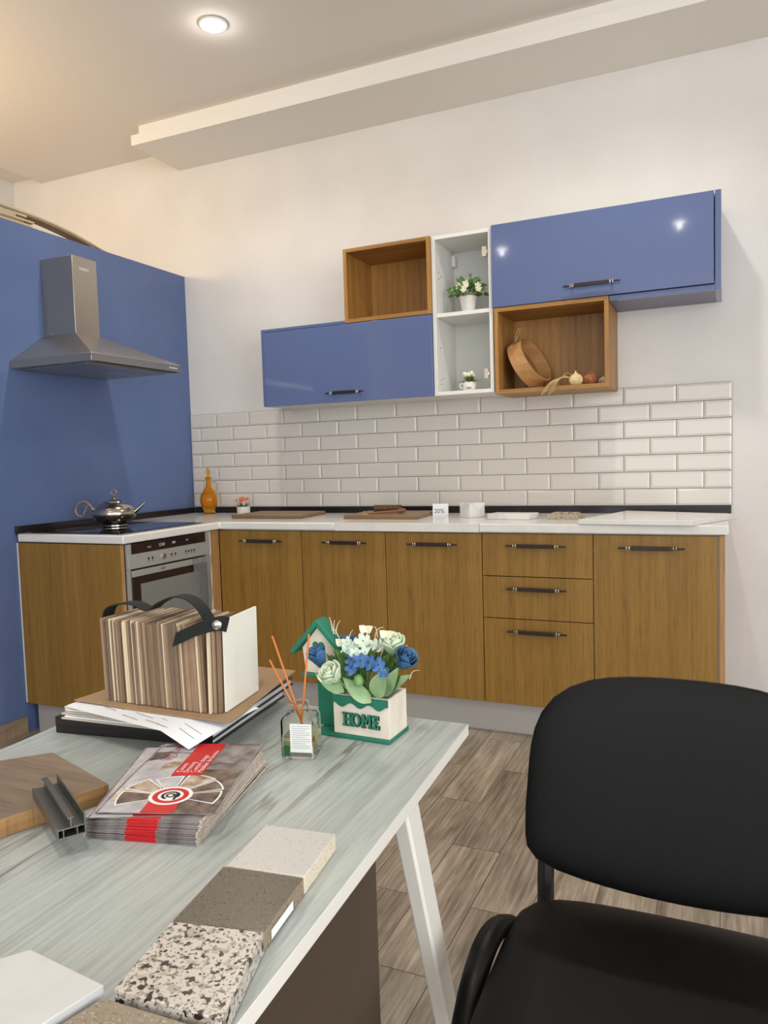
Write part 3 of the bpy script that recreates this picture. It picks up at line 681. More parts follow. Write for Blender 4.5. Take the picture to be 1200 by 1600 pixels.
for i in range(16):
    a = random.random()*6.28; e = random.uniform(.1, 1.1); d = Vector((math.cos(a)*math.cos(e)*1.15, math.sin(a)*math.cos(e)*.8, math.sin(e)*.8)); c = Vector((px, py-.008, pz+.088))+d*.068
    blossom(bf, c, d+Vector((0, -.8, .1)), .018, 5, 0, .35); blossom(bf, c+Vector((0, -.003, 0)), d+Vector((0, -.8, .1)), .011, 5, 0, .9)
for (dx, dz) in ((-.05, .165), (.01, .18), (.055, .13)):
    stem(bs, (px, py, pz+.07), (px+dx, py, pz+dz)); 
    for k in range(3): leaf(bs, (px+dx, py, pz+dz-.012), (math.cos(k*2.1)*.4, math.sin(k*2.1)*.4, 1), (1, 0, .2), .024, .014, 0)
obj('foliage', b, M_leafd, t); obj('flowers', bf, M_cream, t, smooth=True); obj('stems', bs, M_leaf, t)
# small mug shaped pot on the lower shelf
px, py, pz = 1.782, -.20, z0+th+.0002
t = thing('potted_plant', (px, py, pz), 'small pale yellow flowers in a white jug-shaped pot on the bottom white shelf', 'plant', 'small artificial plants in the white unit')
b = B(); lathe(b, [(.022, .0005), (.028, .003), (.032, .02), (.031, .034), (.027, .043), (.025, .044), (.027, .032), (0, .03)], (px, py, pz), 28)
tube(b, [(px-.028, py-.004, pz+.012), (px-.046, py-.006, pz+.024), (px-.040, py-.006, pz+.038), (px-.026, py-.004, pz+.038)], .0035, n=8)
obj('pot', b, M_pot, t, smooth=True)
b = B(); text(b, 'HA', .018, frame_M((px-.006, py-.0325, pz+.008), (1, 0, 0), (0, 0, 1)), .0006); obj('pot_decoration', b, M_print, t)
b = B(); bf = B(); random.seed(5)
for i in range(22):
    a = random.random()*6.28; e = random.uniform(.35, 1.3); d = Vector((math.cos(a)*math.cos(e), math.sin(a)*math.cos(e), math.sin(e))); leaf(b, (px, py, pz+.035), d, (0, 0, 1), .044, .014, .15)
for s in (-1, 1):
    for k in range(3): leaf(b, (px, py, pz+.04), (s, -.2+.2*k, .28+.1*k), (0, 0, 1), .062, .006, .25)
for i in range(9):
    a = i*.7; rr = .0 if i == 0 else .022; c = Vector((px+rr*math.cos(a), py+rr*math.sin(a)-.004, pz+.078+random.uniform(-.006, .006))); rr2 = .011
    lathe(bf, [(0, -.012), (.008, -.006), (.010, .002), (.006, .010), (0, .013)], c, 10)
obj('foliage', b, M_leafd, t); obj('flowers', bf, M_cream, t, smooth=True)

# ================================================================== SIEVE, GARLIC
zb_ = 1.463+.018
ax_ = Vector((.86, -.20, .46)).normalized(); q = ax_.to_track_quat('Z', 'Y').to_matrix().to_4x4()
R0 = .114; cc = Vector((2.062, -.165, 0)); low = min((q @ Vector((R0*1.06*math.cos(a), R0*1.06*math.sin(a), z_))).z for a in [k*.1 for k in range(63)] for z_ in (-.036, 0, .036))
cc.z = zb_ - low + .0008; q.translation = cc
t = thing('wooden_sieve', (cc.x, cc.y, zb_), 'round bentwood flour sieve leaning on its side in the open oak shelf', 'sieve')
b = B(); lathe(b, [(R0, -.034), (R0, .034), (R0-.005, .034), (R0-.005, -.034), (R0, -.034)], n=56, M=q, close=False); obj('rim', b, M_sieve, t, smooth=True)
b = B(); lathe(b, [(R0+.0004, -.035), (R0+.006, -.035), (R0+.006, -.012), (R0+.0004, -.012), (R0+.0004, -.035)], n=56, M=q, close=False); obj('outer_hoop', b, M_sieve, t, smooth=True)
b = B(); lathe(b, [(0, -.026), (R0-.0052, -.026), (R0-.0052, -.0245), (0, -.0245)], n=56, M=q, close=False); obj('mesh_screen', b, M_mesh, t)
b = B(); tp = q @ Vector((0, 0, -.02)); topd = (q.to_3x3() @ Vector((1, 0, 0))); 
best = max([k*.05 for k in range(126)], key=lambda a: (q.to_3x3() @ Vector((math.cos(a), math.sin(a), 0))).z)
e1 = q @ Vector(((R0+.006)*math.cos(best), (R0+.006)*math.sin(best), -.024))
tube(b, [e1, e1+Vector((.004, 0, .03)), e1+Vector((.014, 0, .062)), e1+Vector((.024, 0, .066)), e1+Vector((.022, 0, .048)), e1+Vector((.008, 0, .02)), e1+Vector((.003, 0, .002))], .0018, n=6)
obj('hanging_loop', b, M_raffia, t)
def bulb(name, c, r, h, mt, label, seed):
    random.seed(seed); bm = B(); n = 24; prof = [(0, 0), (.5, .02), (.84, .16), (1, .42), (.94, .66), (.68, .86), (.3, .98), (.12, 1.08), (.13, 1.2)]
    rings = []
    for i in range(n):
        pass
    for (pr, pz_) in prof:
        rings.append([bm.verts.new((c[0]+r*pr*(1+.09*math.cos(6*a+seed))*math.cos(a), c[1]+r*pr*(1+.09*math.cos(6*a+seed))*math.sin(a), c[2]+h*pz_)) for a in [2*math.pi*k/n for k in range(n)]])
    for a, b in zip(rings, rings[1:]):
        for k in range(n): bm.faces.new((a[k], a[(k+1) % n], b[(k+1) % n], b[k]))
    bm.faces.new(rings[0][::-1]); bm.faces.new(rings[-1])
    return solo(name, bm, mt, label, 'ornament', (c[0], c[1], c[2]), smooth=True)
bulb('garlic_bulb', (2.280, -.235, zb_+.0005), .030, .054, M_garlic, 'cream dried garlic bulb tied with raffia in the open oak shelf', 1)
bulb('onion', (2.341, -.215, zb_+.0005), .031, .054, M_onion, 'reddish brown dried onion beside the garlic bulb in the open oak shelf', 3)
bulb('garlic_bulb', (2.388, -.17, zb_+.0005), .019, .036, M_brick, 'small greyish bulb behind the onion in the open oak shelf', 5)
b = B(); random.seed(2)
for i in range(8):
    o_ = random.uniform(-.004, .004); y_ = -.245
    tube(b, [(2.262, y_, zb_+.035), (2.235, y_-.02, zb_+.040+o_), (2.215-.004*i, y_-.052, zb_+.022), (2.205-.006*i, -.307-.0015*i, zb_-.006+o_), (2.198-.008*i, -.31-.0015*i, zb_-.024-.006*(i % 4))], .0011, n=5, k=4)
tube(b, [(2.27, -.24, zb_+.04), (2.25, -.27, zb_+.055), (2.22, -.285, zb_+.03), (2.205, -.275, zb_+.012), (2.21, -.255, zb_+.004)], .0012, n=5)
solo('raffia_tie', b, M_raffia, 'loose raffia strands hanging over the front edge of the open oak shelf', 'raffia', (2.25, -.25, zb_))

# ================================================================== THINGS ON THE WORKTOP
zw = zt1+.0003
# decanter
cx, cy = .205, -.135
t = thing('glass_decanter', (cx, cy, zw), 'amber glass decanter with pointed stopper in the corner of the worktop', 'decanter')
b = B(); lathe(b, [(.026, 0), (.032, .003), (.034, .012), (.030, .018), (.038, .035), (.049, .068), (.051, .085), (.044, .112), (.028, .138), (.017, .152), (.013, .175), (.012, .195), (.016, .203), (.021, .206), (.0205, .209), (.010, .205), (.009, .175), (.012, .155), (.022, .138), (.038, .112), (.045, .085), (.043, .068), (.032, .037), (0, .024)], (cx, cy, zw), 36)
obj('body', b, M_amber, t, smooth=True)
b = B(); lathe(b, [(.008, .197), (.008, .207), (.0135, .2105), (.006, .216), (.008, .222), (.013, .232), (.012, .244), (.006, .258), (0, .27)], (cx, cy, zw), 8); obj('stopper', b, M_amber, t, smooth=False)
b = B(); rx = Vector((.913, .407, 0)); P0 = Vector((cx, cy, zw)); tube(b, [P0+rx*.015+Vector((0, 0, .178)), P0+rx*.042+Vector((0, 0, .182)), P0+rx*.052+Vector((0, 0, .165)), P0+rx*.046+Vector((0, 0, .138)), P0+rx*.030+Vector((0, 0, .128))], .0035, n=8); obj('handle', b, mat('pale_amber_glass', (214, 190, 120), .08, trans=.6), t)
# orange flower pot
cx, cy = .440, -.14
t = thing('potted_plant', (cx, cy, zw), 'tiny pot of coral orange flowers on the worktop beside the amber decanter', 'plant')
b = B(); lathe(b, [(.034, 0), (.036, .003), (.037, .040), (.0375, .044), (.034, .044), (.033, .036), (0, .035)], (cx, cy, zw), 28); obj('pot', b, M_pot, t, smooth=True)
b = B(); bf = B(); random.seed(9)
for i in range(34):
    a = random.random()*6.28; e = random.uniform(.5, 1.4); d = Vector((math.cos(a)*math.cos(e), math.sin(a)*math.cos(e), math.sin(e))); leaf(b, (cx+.012*math.cos(a), cy+.012*math.sin(a), zw+.036), d, (0, 0, 1), random.uniform(.035, .06), .007, .1)
for i in range(16):
    a = random.random()*6.28; e = random.uniform(.6, 1.5); d = Vector((math.cos(a)*math.cos(e), math.sin(a)*math.cos(e), math.sin(e))); c = Vector((cx, cy, zw+.04))+d*random.uniform(.042, .056); blossom(bf, c, d+Vector((0, -.4, 0)), .012, 5, 0, .6)
obj('foliage', b, M_leafd, t); obj('flowers', bf, M_orange, t)
# chopping boards
def slab(name, pts, z, h, mts, label, cat, bevel=.002, mside=None, group=None):
    b = B(); prism(b, [(x, y, z) for x, y in pts], (0, 0, h), 0, mside); cx_ = sum(p[0] for p in pts)/len(pts); cy_ = sum(p[1] for p in pts)/len(pts)
    return solo(name, b, mts, label, cat, (cx_, cy_, z), bevel=bevel, group=group)
slab('chopping_board', [(.556, -.42), (.965, -.42), (.945, -.12), (.545, -.12)], zw, .018, M_board, 'thin brown chopping board on the worktop, the left of two', 'chopping board')
slab('chopping_board', [(1.205, -.42), (1.585, -.42), (1.555, -.10), (1.190, -.10)], zw, .018, M_board, 'thin brown chopping board carrying a bark log, the right of two', 'chopping board')
zc = zw+.0183
b = B(); cyl(b, (1.285, -.235, zc+.0185), (1.420, -.215, zc+.0185), .018, .0175, n=14)
b2 = solo('bark_log', b, M_bark, 'short bark-covered log lying on the right chopping board', 'log', (1.37, -.21, zc), smooth=True)
b = B(); cyl(b, (1.315, -.375, zc+.0065), (1.455, -.330, zc+.0145), .005, n=10)
dr = Vector((.13, .038, .008)).normalized(); st_ = Vector((1.455, -.330, zc+.0145))
for k in range(5): cyl(b, st_+dr*(.007*k), st_+dr*(.007*k+.005), (.009, .0125, .0135, .0125, .009)[k], n=14)
cyl(b, st_, st_+dr*.035, .006, n=10)
solo('honey_dipper', b, M_honey, 'wooden honey dipper lying in front of the bark log', 'honey dipper', (1.38, -.28, zc), smooth=True)
b = B(); tube(b, [(1.312, -.384, zc+.008), (1.300, -.388, zc+.016), (1.296, -.394, zc+.006), (1.312, -.398, zc+.002), (1.33, -.396, zc+.003)], .0012, n=6)
solo('string_loop', b, M_raffia, 'pale twine loop by the end of the honey dipper', 'string', (1.31, -.31, zc))
# 20% tag
t = thing('discount_tag', (1.61, -.17, zw), 'small white card standing on the worktop printed 20%', 'sign')
Mx = frame_M((1.572, -.178, zw+.0002), (.085, .012, 0), (0, .08, 1)); b = B(); box(b, 0, .078, 0, .056, -.003, 0, 0, Mx); obj('card', b, M_paper, t)
b = B(); text(b, '20%', .031, Mx @ Matrix.Translation((.007, .010, .0005)), .0003, sx=1.0); obj('lettering', b, M_print, t)
# marble cube, slabs
slab('marble_cube', [(1.752, -.30), (1.812, -.335), (1.866, -.275), (1.806, -.240)], zw, .068, M_marble, 'pale marble cube sample standing on the worktop next to the 20% card', 'stone sample')
slab('stone_slab', [(1.914, -.405), (2.106, -.42), (2.128, -.33), (1.936, -.318)], zw, .026, M_marble, 'white marbled slab lying on the worktop between cube and sandstone', 'stone sample')
b = B(); prism(b, [(2.176, -.385, zw), (2.312, -.40, zw), (2.330, -.335, zw), (2.194, -.32, zw)], (0, 0, .022))
for (u_, l_) in ((.02, .035), (.062, .028), (.098, .03)):
    Mx = frame_M((2.176+u_, -.382-u_*.11, zw+.0221), (.136, -.015, 0), (.018, .065, 0)); box(b, 0, l_, .004, .06, 0, .006, 0, Mx)
solo('sandstone_block', b, M_brick, 'rough notched sandstone block on the worktop beside the large white slab', 'stone sample', (2.25, -.36, zw))
slab('large_stone_slab', [(2.348, -.622), (2.768, -.652), (2.925, -.320), (2.480, -.140)], zw, .020, M_worktop, 'large white slab lying at the right end of the worktop', 'stone sample', mside=None)
# kettle
kc = Vector((.262, -.93, zt1+.0055)); rx = Vector((.913, .407, 0)).normalized()
t = thing('kettle', tuple(kc), 'hammered chrome kettle with slim spout and looped handle standing on the hob', 'kettle')
b = B(); lathe(b, [(.052, 0), (.056, .003), (.056, .008), (.062, .014), (.088, .034), (.098, .056), (.097, .070), (.086, .090), (.062, .106), (.050, .111), (.045, .112), (0, .112)], kc, 40); obj('body', b, M_kettle, t, smooth=True)
b = B(); lathe(b, [(.050, .1122), (.048, .117), (.030, .124), (.012, .128), (.009, .134), (.013, .137), (.009, .140), (0, .141)], kc, 32); obj('lid', b, M_kettle, t, smooth=True)
b = B(); kp = kc+Vector((0, 0, .141)); tube(b, [kp, kp+Vector((0, 0, .006))], .0045, n=8, smooth=False)
c0 = kp+Vector((0, 0, .019)); tube(b, [c0+rx*(.0125*math.sin(a))+Vector((0, 0, -.0125*math.cos(a))) for a in [2*math.pi*k/12 for k in range(13)]], .0035, n=8, up=rx.cross(Vector((0, 0, 1)))); obj('lid_ring', b, M_copper, t, smooth=True)
b = B(); tube(b, [kc+rx*.088+Vector((0, 0, .060)), kc+rx*.115+Vector((0, 0, .082)), kc+rx*.146+Vector((0, 0, .108))], .016, .012, n=14, taper=lambda s: 1-.72*s); obj('spout', b, M_kettle, t, smooth=True)
b = B(); h = lambda u, z: kc-rx*u+Vector((0, 0, z))
tube(b, [h(.088, .074), h(.105, .088), h(.125, .112), h(.145, .120), h(.170, .108), h(.184, .082), h(.178, .060), h(.160, .050), h(.150, .055), h(.140, .075), h(.128, .098), h(.122, .104)], .0055, .0045, n=10, up=rx.cross(Vector((0, 0, 1)))); obj('handle', b, M_copper, t, smooth=True)
b = B(); cyl(b, h(.080, .070), h(.104, .086), .013, .010, n=14); obj('handle_socket', b, M_chrome, t, smooth=True)

# ================================================================== TABLE
TT = .72
t = thing('office_table', (2.15, -3.1, 0), 'pale grey wood-grain table with white edge and white sloping metal legs', 'table')
TR = [(2.469, -2.434), (1.765, -2.437), (1.808, -3.80), (2.537, -3.80)]
b = B(); prism(b, [(x, y, TT-.0195) for x, y in TR], (0, 0, .0195), 0, 1)
top = obj('tabletop', b, [M_top, M_whmetal], t, bevel=.0008)
def tleg(x, yt, yb):
    bm = B(); w, d = .026, .046
    def sec(y, z): return [bm.verts.new(p) for p in ((x-w/2, y-d/2, z), (x+w/2, y-d/2, z), (x+w/2, y+d/2, z), (x-w/2, y+d/2, z))]
    a = sec(yb, .0005); c = sec(yt, TT-.020)
    for i in range(4): bm.faces.new((a[i], a[(i+1) % 4], c[(i+1) % 4], c[i]))
    bm.faces.new(a[::-1]); bm.faces.new(c); return bm
for (x, yt, yb_) in ((2.462, -2.712, -2.462), (1.80, -2.712, -2.462), (2.50, -3.50, -3.74), (1.83, -3.50, -3.74)):
    obj('leg', tleg(x, yt, yb_), M_whmetal, t, bevel=.004)
obj('crossbar', box(B(), 1.815, 2.447, -2.735, -2.695, TT-.045, TT-.0205), M_whmetal, t); obj('crossbar', box(B(), 1.845, 2.485, -3.52, -3.48, TT-.045, TT-.0205), M_whmetal, t)
obj('side_panel', box(B(), 2.412, 2.43, -3.72, -2.742, .06, TT-.0205), M_panel, t)

tz = TT+.0003
# folders and paper pile
def quad(pts, z): return [(x, y, z) for x, y in pts]
def folder(pts, z, h, label):
    t = thing('ring_binder', (pts[0][0], pts[0][1], z), label, 'folder', 'black folders under the sample book'); P = [Vector((x, y, z)) for x, y in pts]
    b = B(); prism(b, [p for p in P], (0, 0, .0025)); prism(b, [p+Vector((0, 0, h-.0025)) for p in P], (0, 0, .0025))
    # spine along the front edge and left edge
    c = sum(P, Vector())/4; ins = [p+(c-p).normalized()*.004 for p in P]
    prism(b, [P[0]+Vector((0, 0, .0025)), P[1]+Vector((0, 0, .0025)), ins[1]+Vector((0, 0, .0025)), ins[0]+Vector((0, 0, .0025))], (0, 0, h-.005))
    obj('cover', b, M_folder, t, bevel=.0006)
    ins2 = [p+(c-p).normalized()*.006+Vector((0, 0, .0027)) for p in P]
    b = B(); prism(b, ins2, (0, 0, h-.0054)); obj('pages', b, M_paper, t)
    return t
folder([(1.802, -2.712), (2.108, -2.672), (2.082, -2.405), (1.780, -2.440)], tz, .0150, 'black folder with white pages lying directly on the table, lower of two')
folder([(1.806, -2.716), (2.118, -2.684), (2.082, -2.372), (1.782, -2.408)], tz+.0153, .0150, 'black folder with white pages lying on the other folder, under the papers')
zp = tz+.0306
def sheet(name, pts, z, h, mt, label, cat, group=None, droop=None, n=10):
    """thin card, bilinear grid; droop(u,v) lowers it"""
    bm = B(); A, Bq, C, Dq = [Vector((x, y, 0)) for x, y in pts]; lo = []; hi = []
    for i in range(n+1):
        rl, rh = [], []
        for j in range(n+1):
            u, v = i/n, j/n; p = A*(1-u)*(1-v)+Bq*u*(1-v)+C*u*v+Dq*(1-u)*v; dz = droop(u, v) if droop else 0
            rl.append(bm.verts.new((p.x, p.y, z+dz))); rh.append(bm.verts.new((p.x, p.y, z+dz+h)))
        lo.append(rl); hi.append(rh)
    for i in range(n):
        for j in range(n):
            bm.faces.new((hi[i][j], hi[i+1][j], hi[i+1][j+1], hi[i][j+1])); bm.faces.new((lo[i][j], lo[i][j+1], lo[i+1][j+1], lo[i+1][j]))
    for i in range(n):
        for (r, s) in (((i, 0), (i+1, 0)), ((i+1, n), (i, n)), ((0, i+1), (0, i)), ((n, i), (n, i+1))):
            bm.faces.new((lo[r[0]][r[1]], lo[s[0]][s[1]], hi[s[0]][s[1]], hi[r[0]][r[1]]))
    c = (A+C)/2
    return solo(name, bm, mt, label, cat, (c.x, c.y, z), group, smooth=True)
for i in range(7):
    dx = (.000, .006, -.004, .005, .001, -.003, .003)[i]
    sheet('sample_sheet', [(1.828+dx, -2.722+.002*i), (2.056+dx, -2.708+.002*i), (2.07+dx, -2.40), (1.85+dx, -2.40)], zp+.0031*i, .0027, [M_beige, M_paper][i % 3 == 1], '%s thick card sheet on the folder, %s of seven' % (['beige', 'whitish'][i % 3 == 1], ['lowest', 'second from the bottom', 'third from the bottom', 'middle one', 'third from the top', 'second from the top', 'topmost'][i]), 'card', 'card sheets on the folder')
z_ = zp+.0222
PG = [(1.838, -2.722), (2.140, -2.772), (2.166, -2.62), (1.86, -2.52)]
def dr(u, v): return -.0180*max(0, u-.80)/.20*max(0, 1-v*1.2)
pg = sheet('printed_page', PG, z_+.0008, .0004, M_paper, 'white printed page sticking out towards the camera under the kraft card', 'paper', droop=dr)
def on(u, v):
    A, Bq, C, Dq = [Vector((x, y, 0)) for x, y in PG]; p = A*(1-u)*(1-v)+Bq*u*(1-v)+C*u*v+Dq*(1-u)*v; p.z = z_+.0017+dr(u, v); return p
for (u0, v0, ln) in ((.22, .16, .12), (.26, .22, .10), (.42, .10, .14), (.46, .20, .16), (.60, .12, .12), (.66, .22, .16), (.70, .10, .10), (.84, .16, .12), (.82, .26, .14)):
    b = B(); a, c = on(u0, v0), on(u0+ln, v0-.02); d = (on(u0, v0+.008)-a); vs = [b.verts.new(p) for p in (a, c, c+d, a+d)]; b.faces.new(vs)
    obj('text_line', b, M_ink, pg)
kz = z_+.0014
sheet('kraft_card', [(1.836, -2.700), (2.168, -2.706), (2.113, -2.412), (1.856, -2.408)], kz, .0012, M_kraft, 'brown kraft card sheet directly under the strapped sample book', 'card', droop=lambda u, v: .0018+.0012*math.sin(u*7+1)*(1-min(1, v*6)))
# strapped book of wood samples
sz = kz+.0044
t = thing('sample_book', (2.01, -2.64, sz), 'strapped block of many thin wood veneer sample boards standing on kraft card', 'sample book')
random.seed(11); x = 1.892; i = 0
while x < 2.108:
    cream = random.random() < .24; w = random.choice([.0017, .0022]) if cream else random.choice([.0038, .0045, .005, .006]); yj = random.uniform(-.002, .002); hj = random.uniform(-.003, .003)
    if x+w > 2.110: break
    b = B(); y0_, y1_ = -2.6820+yj, -2.5670+yj+random.uniform(-.004, .004); H = .141+hj; fan = -.012*(i/48)+random.uniform(-.002, .0)
    v = [(x, y0_, sz), (x+w-.0004, y0_, sz), (x+w-.0004+fan, y1_, sz), (x+fan, y1_, sz)]
    a = [b.verts.new(p) for p in v]; c = [b.verts.new((p[0]-.004, p[1], p[2]+H)) for p in v]
    for k in range(4): b.faces.new((a[k], a[(k+1) % 4], c[(k+1) % 4], c[k]))
    b.faces.new(a[::-1]); b.faces.new(c)
    obj('sample_board', b, M_vcream if cream else random.choice(M_veneer), t); x += w; i += 1
    if random.random() < .12: x += .0012
for k, (dx, tw, mt_, yy) in enumerate(((.000, -.012, M_vcream, -2.6840), (.0065, -.013, M_veneer[1], -2.6790), (.0125, -.014, M_veneer[0], -2.6750), (.0190, -.0165, M_vwhite, -2.6670))):
    b = B(); xb = 2.1120+dx
    pts = [(xb, yy), (xb+.0038, yy), (xb+.0038+tw, yy+.118), (xb+tw, yy+.118)]
    a = [b.verts.new((p[0], p[1], sz)) for p in pts]; c = [b.verts.new((p[0]+.002, p[1], sz+.142+.003*k)) for p in pts]
    for q_ in range(4): b.faces.new((a[q_], a[(q_+1) % 4], c[(q_+1) % 4], c[q_]))
    b.faces.new(a[::-1]); b.faces.new(c)
    o = obj('sample_board', b, mt_, t)
    if k == 3: o['label'] = 'white outer board'
dz_ = sz-.79
b = B(); ribbon(b, [(1.8785, -2.6400, sz+.100), (1.8650, -2.6400, .915+dz_), (1.8730, -2.6400, .942+dz_), (1.8980, -2.6400, .952+dz_), (1.9320, -2.6400, .954+dz_), (1.9650, -2.6400, .945+dz_), (1.9880, -2.6400, .958+dz_), (2.0180, -2.6400, .970+dz_), (2.0460, -2.6400, .970+dz_), (2.0700, -2.6400, .957+dz_), (2.0880, -2.6400, .934+dz_)], (0, .014, 0), .002)
obj('strap', b, M_strap, t)
b = B(); ribbon(b, [(2.0520, -2.6875, .908+dz_), (2.0750, -2.6895, .918+dz_), (2.1000, -2.6910, .929+dz_), (2.1250, -2.6920, .937+dz_), (2.1430, -2.6870, .941+dz_), (2.1485, -2.6730, .936+dz_)], (.004, 0, .012), .002)
o = obj('strap', b, M_strap, t)
obj('rivet', lathe(B(), [(.0075, 0), (.0075, .001), (.005, .003), (0, .0034)], n=20, M=frame_M((2.1405, -2.6905, .939+dz_), (.8, .35, 0), (0, 0, 1))), M_chrome, o, smooth=True)

# ---------------- birdhouse planter
A0 = Vector((2.2645, -2.560, tz)); ex = Vector((1, -.035, 0)).normalized(); ey = Vector((.035, 1, 0)).normalized(); Mp = frame_M(A0, ex, ey)
t = thing('birdhouse_planter', (2.33, -2.53, tz), 'green and whitewashed wooden planter with a birdhouse and the word HOME', 'planter')
b = B(); box(b, -.024, .1155, -.007, .070, 0, .0065, 0, Mp); obj('base_board', b, M_green, t, bevel=.001)
bw, bd, bh = .1145, .062, .0665
b = B(); z0_ = .0066
box(b, .011, bw, -.003, .002, z0_, z0_+bh, 0, Mp); box(b, .011, bw, bd-.002, bd+.003, z0_, z0_+bh, 0, Mp); box(b, .011, .016, .002, bd-.002, z0_, z0_+bh, 0, Mp); box(b, bw-.005, bw, .002, bd-.002, z0_, z0_+bh, 0, Mp); box(b, .016, bw-.005, .002, bd-.002, z0_, z0_+.004, 0, Mp)
obj('planter_box', b, M_whwood, t, bevel=.0008)
# scalloped green band
b = B(); pts = [(.011, z0_+bh-.001), (.011, z0_+bh-.0155)]
for k in range(41):
    u = k/40; pts.append((.011+(bw-.012)*u, z0_+bh-.0165+.0038*math.cos(u*math.pi*6)))
pts.append((bw-.001, z0_+bh-.001)); prism(b, [Mp @ Vector((u, -.0032, z)) for u, z in pts], Mp.to_3x3() @ Vector((0, -.002, 0))); obj('scalloped_band', b, M_green, t)
Mt = frame_M(Mp @ Vector((.0300, -.0033, z0_+.0160)), ex, (0, 0, 1))
def serif_letters(Mt, off):
    bm = B()
    def bar(x0, x1, z0, z1): box(bm, x0, x1, z0, z1, off, off+.0022, 0, Mt)
    s = .0032; H = .0225
    for x in (.0, .0105): bar(x+.002, x+.002+s, 0, H); bar(x, x+.0022+s+.002, 0, .0028); bar(x, x+.0022+s+.002, H-.0028, H)
    bar(.004, .0125, H*.44, H*.56)
    # O
    cxo, czo = .0245, H*.5
    for k in range(24):
        a0_, a1_ = 2*math.pi*k/24, 2*math.pi*(k+1)/24
        P_ = [(cxo+rx_*math.cos(a_), czo+rz_*math.sin(a_)) for a_, rx_, rz_ in ((a0_, .0085, H*.5), (a1_, .0085, H*.5), (a1_, .0050, H*.36), (a0_, .0050, H*.36))]
        prism(bm, [Mt @ Vector((p_[0], p_[1], off)) for p_ in P_], Mt.to_3x3() @ Vector((0, 0, .0022)))
    # M
    for x in (.0345, .0475): bar(x+.0015, x+.0015+s, 0, H); bar(x, x+.0062, 0, .0028)
    for (xa_, xb_) in ((.036, .0440), (.0507, .0427)):
        prism(bm, [Mt @ Vector(p_) for p_ in ((xa_, H, off), (xa_+.0035 if xa_ < .04 else xa_-.0035, H, off), (xb_+.001 if xa_ < .04 else xb_-.001, H*.3, off), (xb_-.001 if xa_ < .04 else xb_+.001, H*.3, off))], Mt.to_3x3() @ Vector((0, 0, .0022)))
    # E
    bar(.0575, .0608, 0, H)
    for (z0e, z1e, w_) in ((0, .0030, .0115), (H*.44, H*.57, .0085), (H-.0030, H, .0105)): bar(.0555, .0555+w_, z0e, z1e)
    bar(.0648, .0670, .0028, .0068); bar(.0640, .0660, H-.0068, H-.0028)
    return bm
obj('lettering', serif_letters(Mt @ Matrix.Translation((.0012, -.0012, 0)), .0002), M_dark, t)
obj('lettering', serif_letters(Mt, .0025), M_green, t)
# post, shelf and house
b = B(); box(b, -.0340, .0085, .022, .044, .0066, .0905, 0, Mp); obj('post', b, M_green, t, bevel=.001)
b = B(); box(b, -.0600, .016, .012, .050, .0908, .0968, 0, Mp); obj('house_shelf', b, M_green, t, bevel=.0012)
b = B(); hp = [(-.055, .0970), (-.003, .0970), (.007, .140), (-.027, .180), (-.061, .140)]
prism(b, [Mp @ Vector((u, .020, z)) for u, z in hp], Mp.to_3x3() @ Vector((0, .020, 0))); house = obj('house_wall', b, M_whwood, t, bevel=.0008)
for s in (-1, 1):
    b = B(); top_ = (-.027, .1925); lo_ = (-.027+s*.056, .1335); dv = Vector((lo_[0]-top_[0], lo_[1]-top_[1])).normalized(); nv = Vector((-dv.y, dv.x))*(1 if s < 0 else -1)
    nv = nv if nv.y < 0 else -nv
    P = [top_, lo_, (lo_[0]+nv.x*.0085, lo_[1]+nv.y*.0085), (top_[0], top_[1]-.0125)]
    prism(b, [Mp @ Vector((u, .012, z)) for u, z in P], Mp.to_3x3() @ Vector((0, .032, 0))); obj('roof_board', b, M_green, t, bevel=.0012)
hpts = []
for k in range(28):
    a = 2*math.pi*k/28; hpts.append((-.028+.0115*(math.sin(a)**3), .1440+.0100*(13*math.cos(a)-5*math.cos(2*a)-2*math.cos(3*a)-math.cos(4*a))/14))
b = B(); prism(b, [Mp @ Vector((u, .0190, z)) for u, z in hpts], Mp.to_3x3() @ Vector((0, .0009, 0))); obj('heart', b, M_green, house)

# ---------------- bouquet
t = thing('artificial_bouquet', (2.33, -2.53, tz+.03), 'bouquet of blue and white artificial roses and blossoms in the HOME planter', 'flowers')
def FP(x, z, y=-2.535): return Vector((x, y, z))
root_ = FP(2.325, .765)
rs = [('rose_flower', FP(2.392, .843, -2.545), (.55, -.3, .75), .0140, .037, M_roseblue, 'dark blue rose'), ('rose_flower', FP(2.268, .842, -2.580), (-.3, -.25, .9), .0125, .038, M_roseblue, 'dark blue rose'),
      ('rose_flower', FP(2.300, .824, -2.590), (-.3, -.6, .75), .0150, .035, M_rosewh, 'mint white rose'), ('rose_flower', FP(2.372, .858, -2.530), (.15, -.3, .95), .0150, .038, M_rosewh, 'mint white rose'),
      ('rose_flower', FP(2.288, .858, -2.525), (-.35, .0, .9), .0135, .026, M_roseblue, 'dark blue rose')]
bs = B()
for (n_, c, ax, r, h_, m_, l_) in rs:
    rose(t, n_, c, ax, r, h_, m_, l_); stem(bs, root_, c, .0014)
bb = B(); bw_ = B(); random.seed(21)
for (x, z, y, r) in ((.0, .0, 0, 0),): pass
for (x, z, y, r) in ((2.322, .844, -2.580, .014), (2.338, .858, -2.582, .014), (2.352, .856, -2.580, .015), (2.366, .852, -2.575, .014), (2.374, .840, -2.572, .012), (2.318, .856, -2.575, .012)):
    blossom(bb, (x, y, z), (random.uniform(-.3, .3), -1, .5), r, 5, 0, .25); stem(bs, root_, (x, y+.003, z), .001)
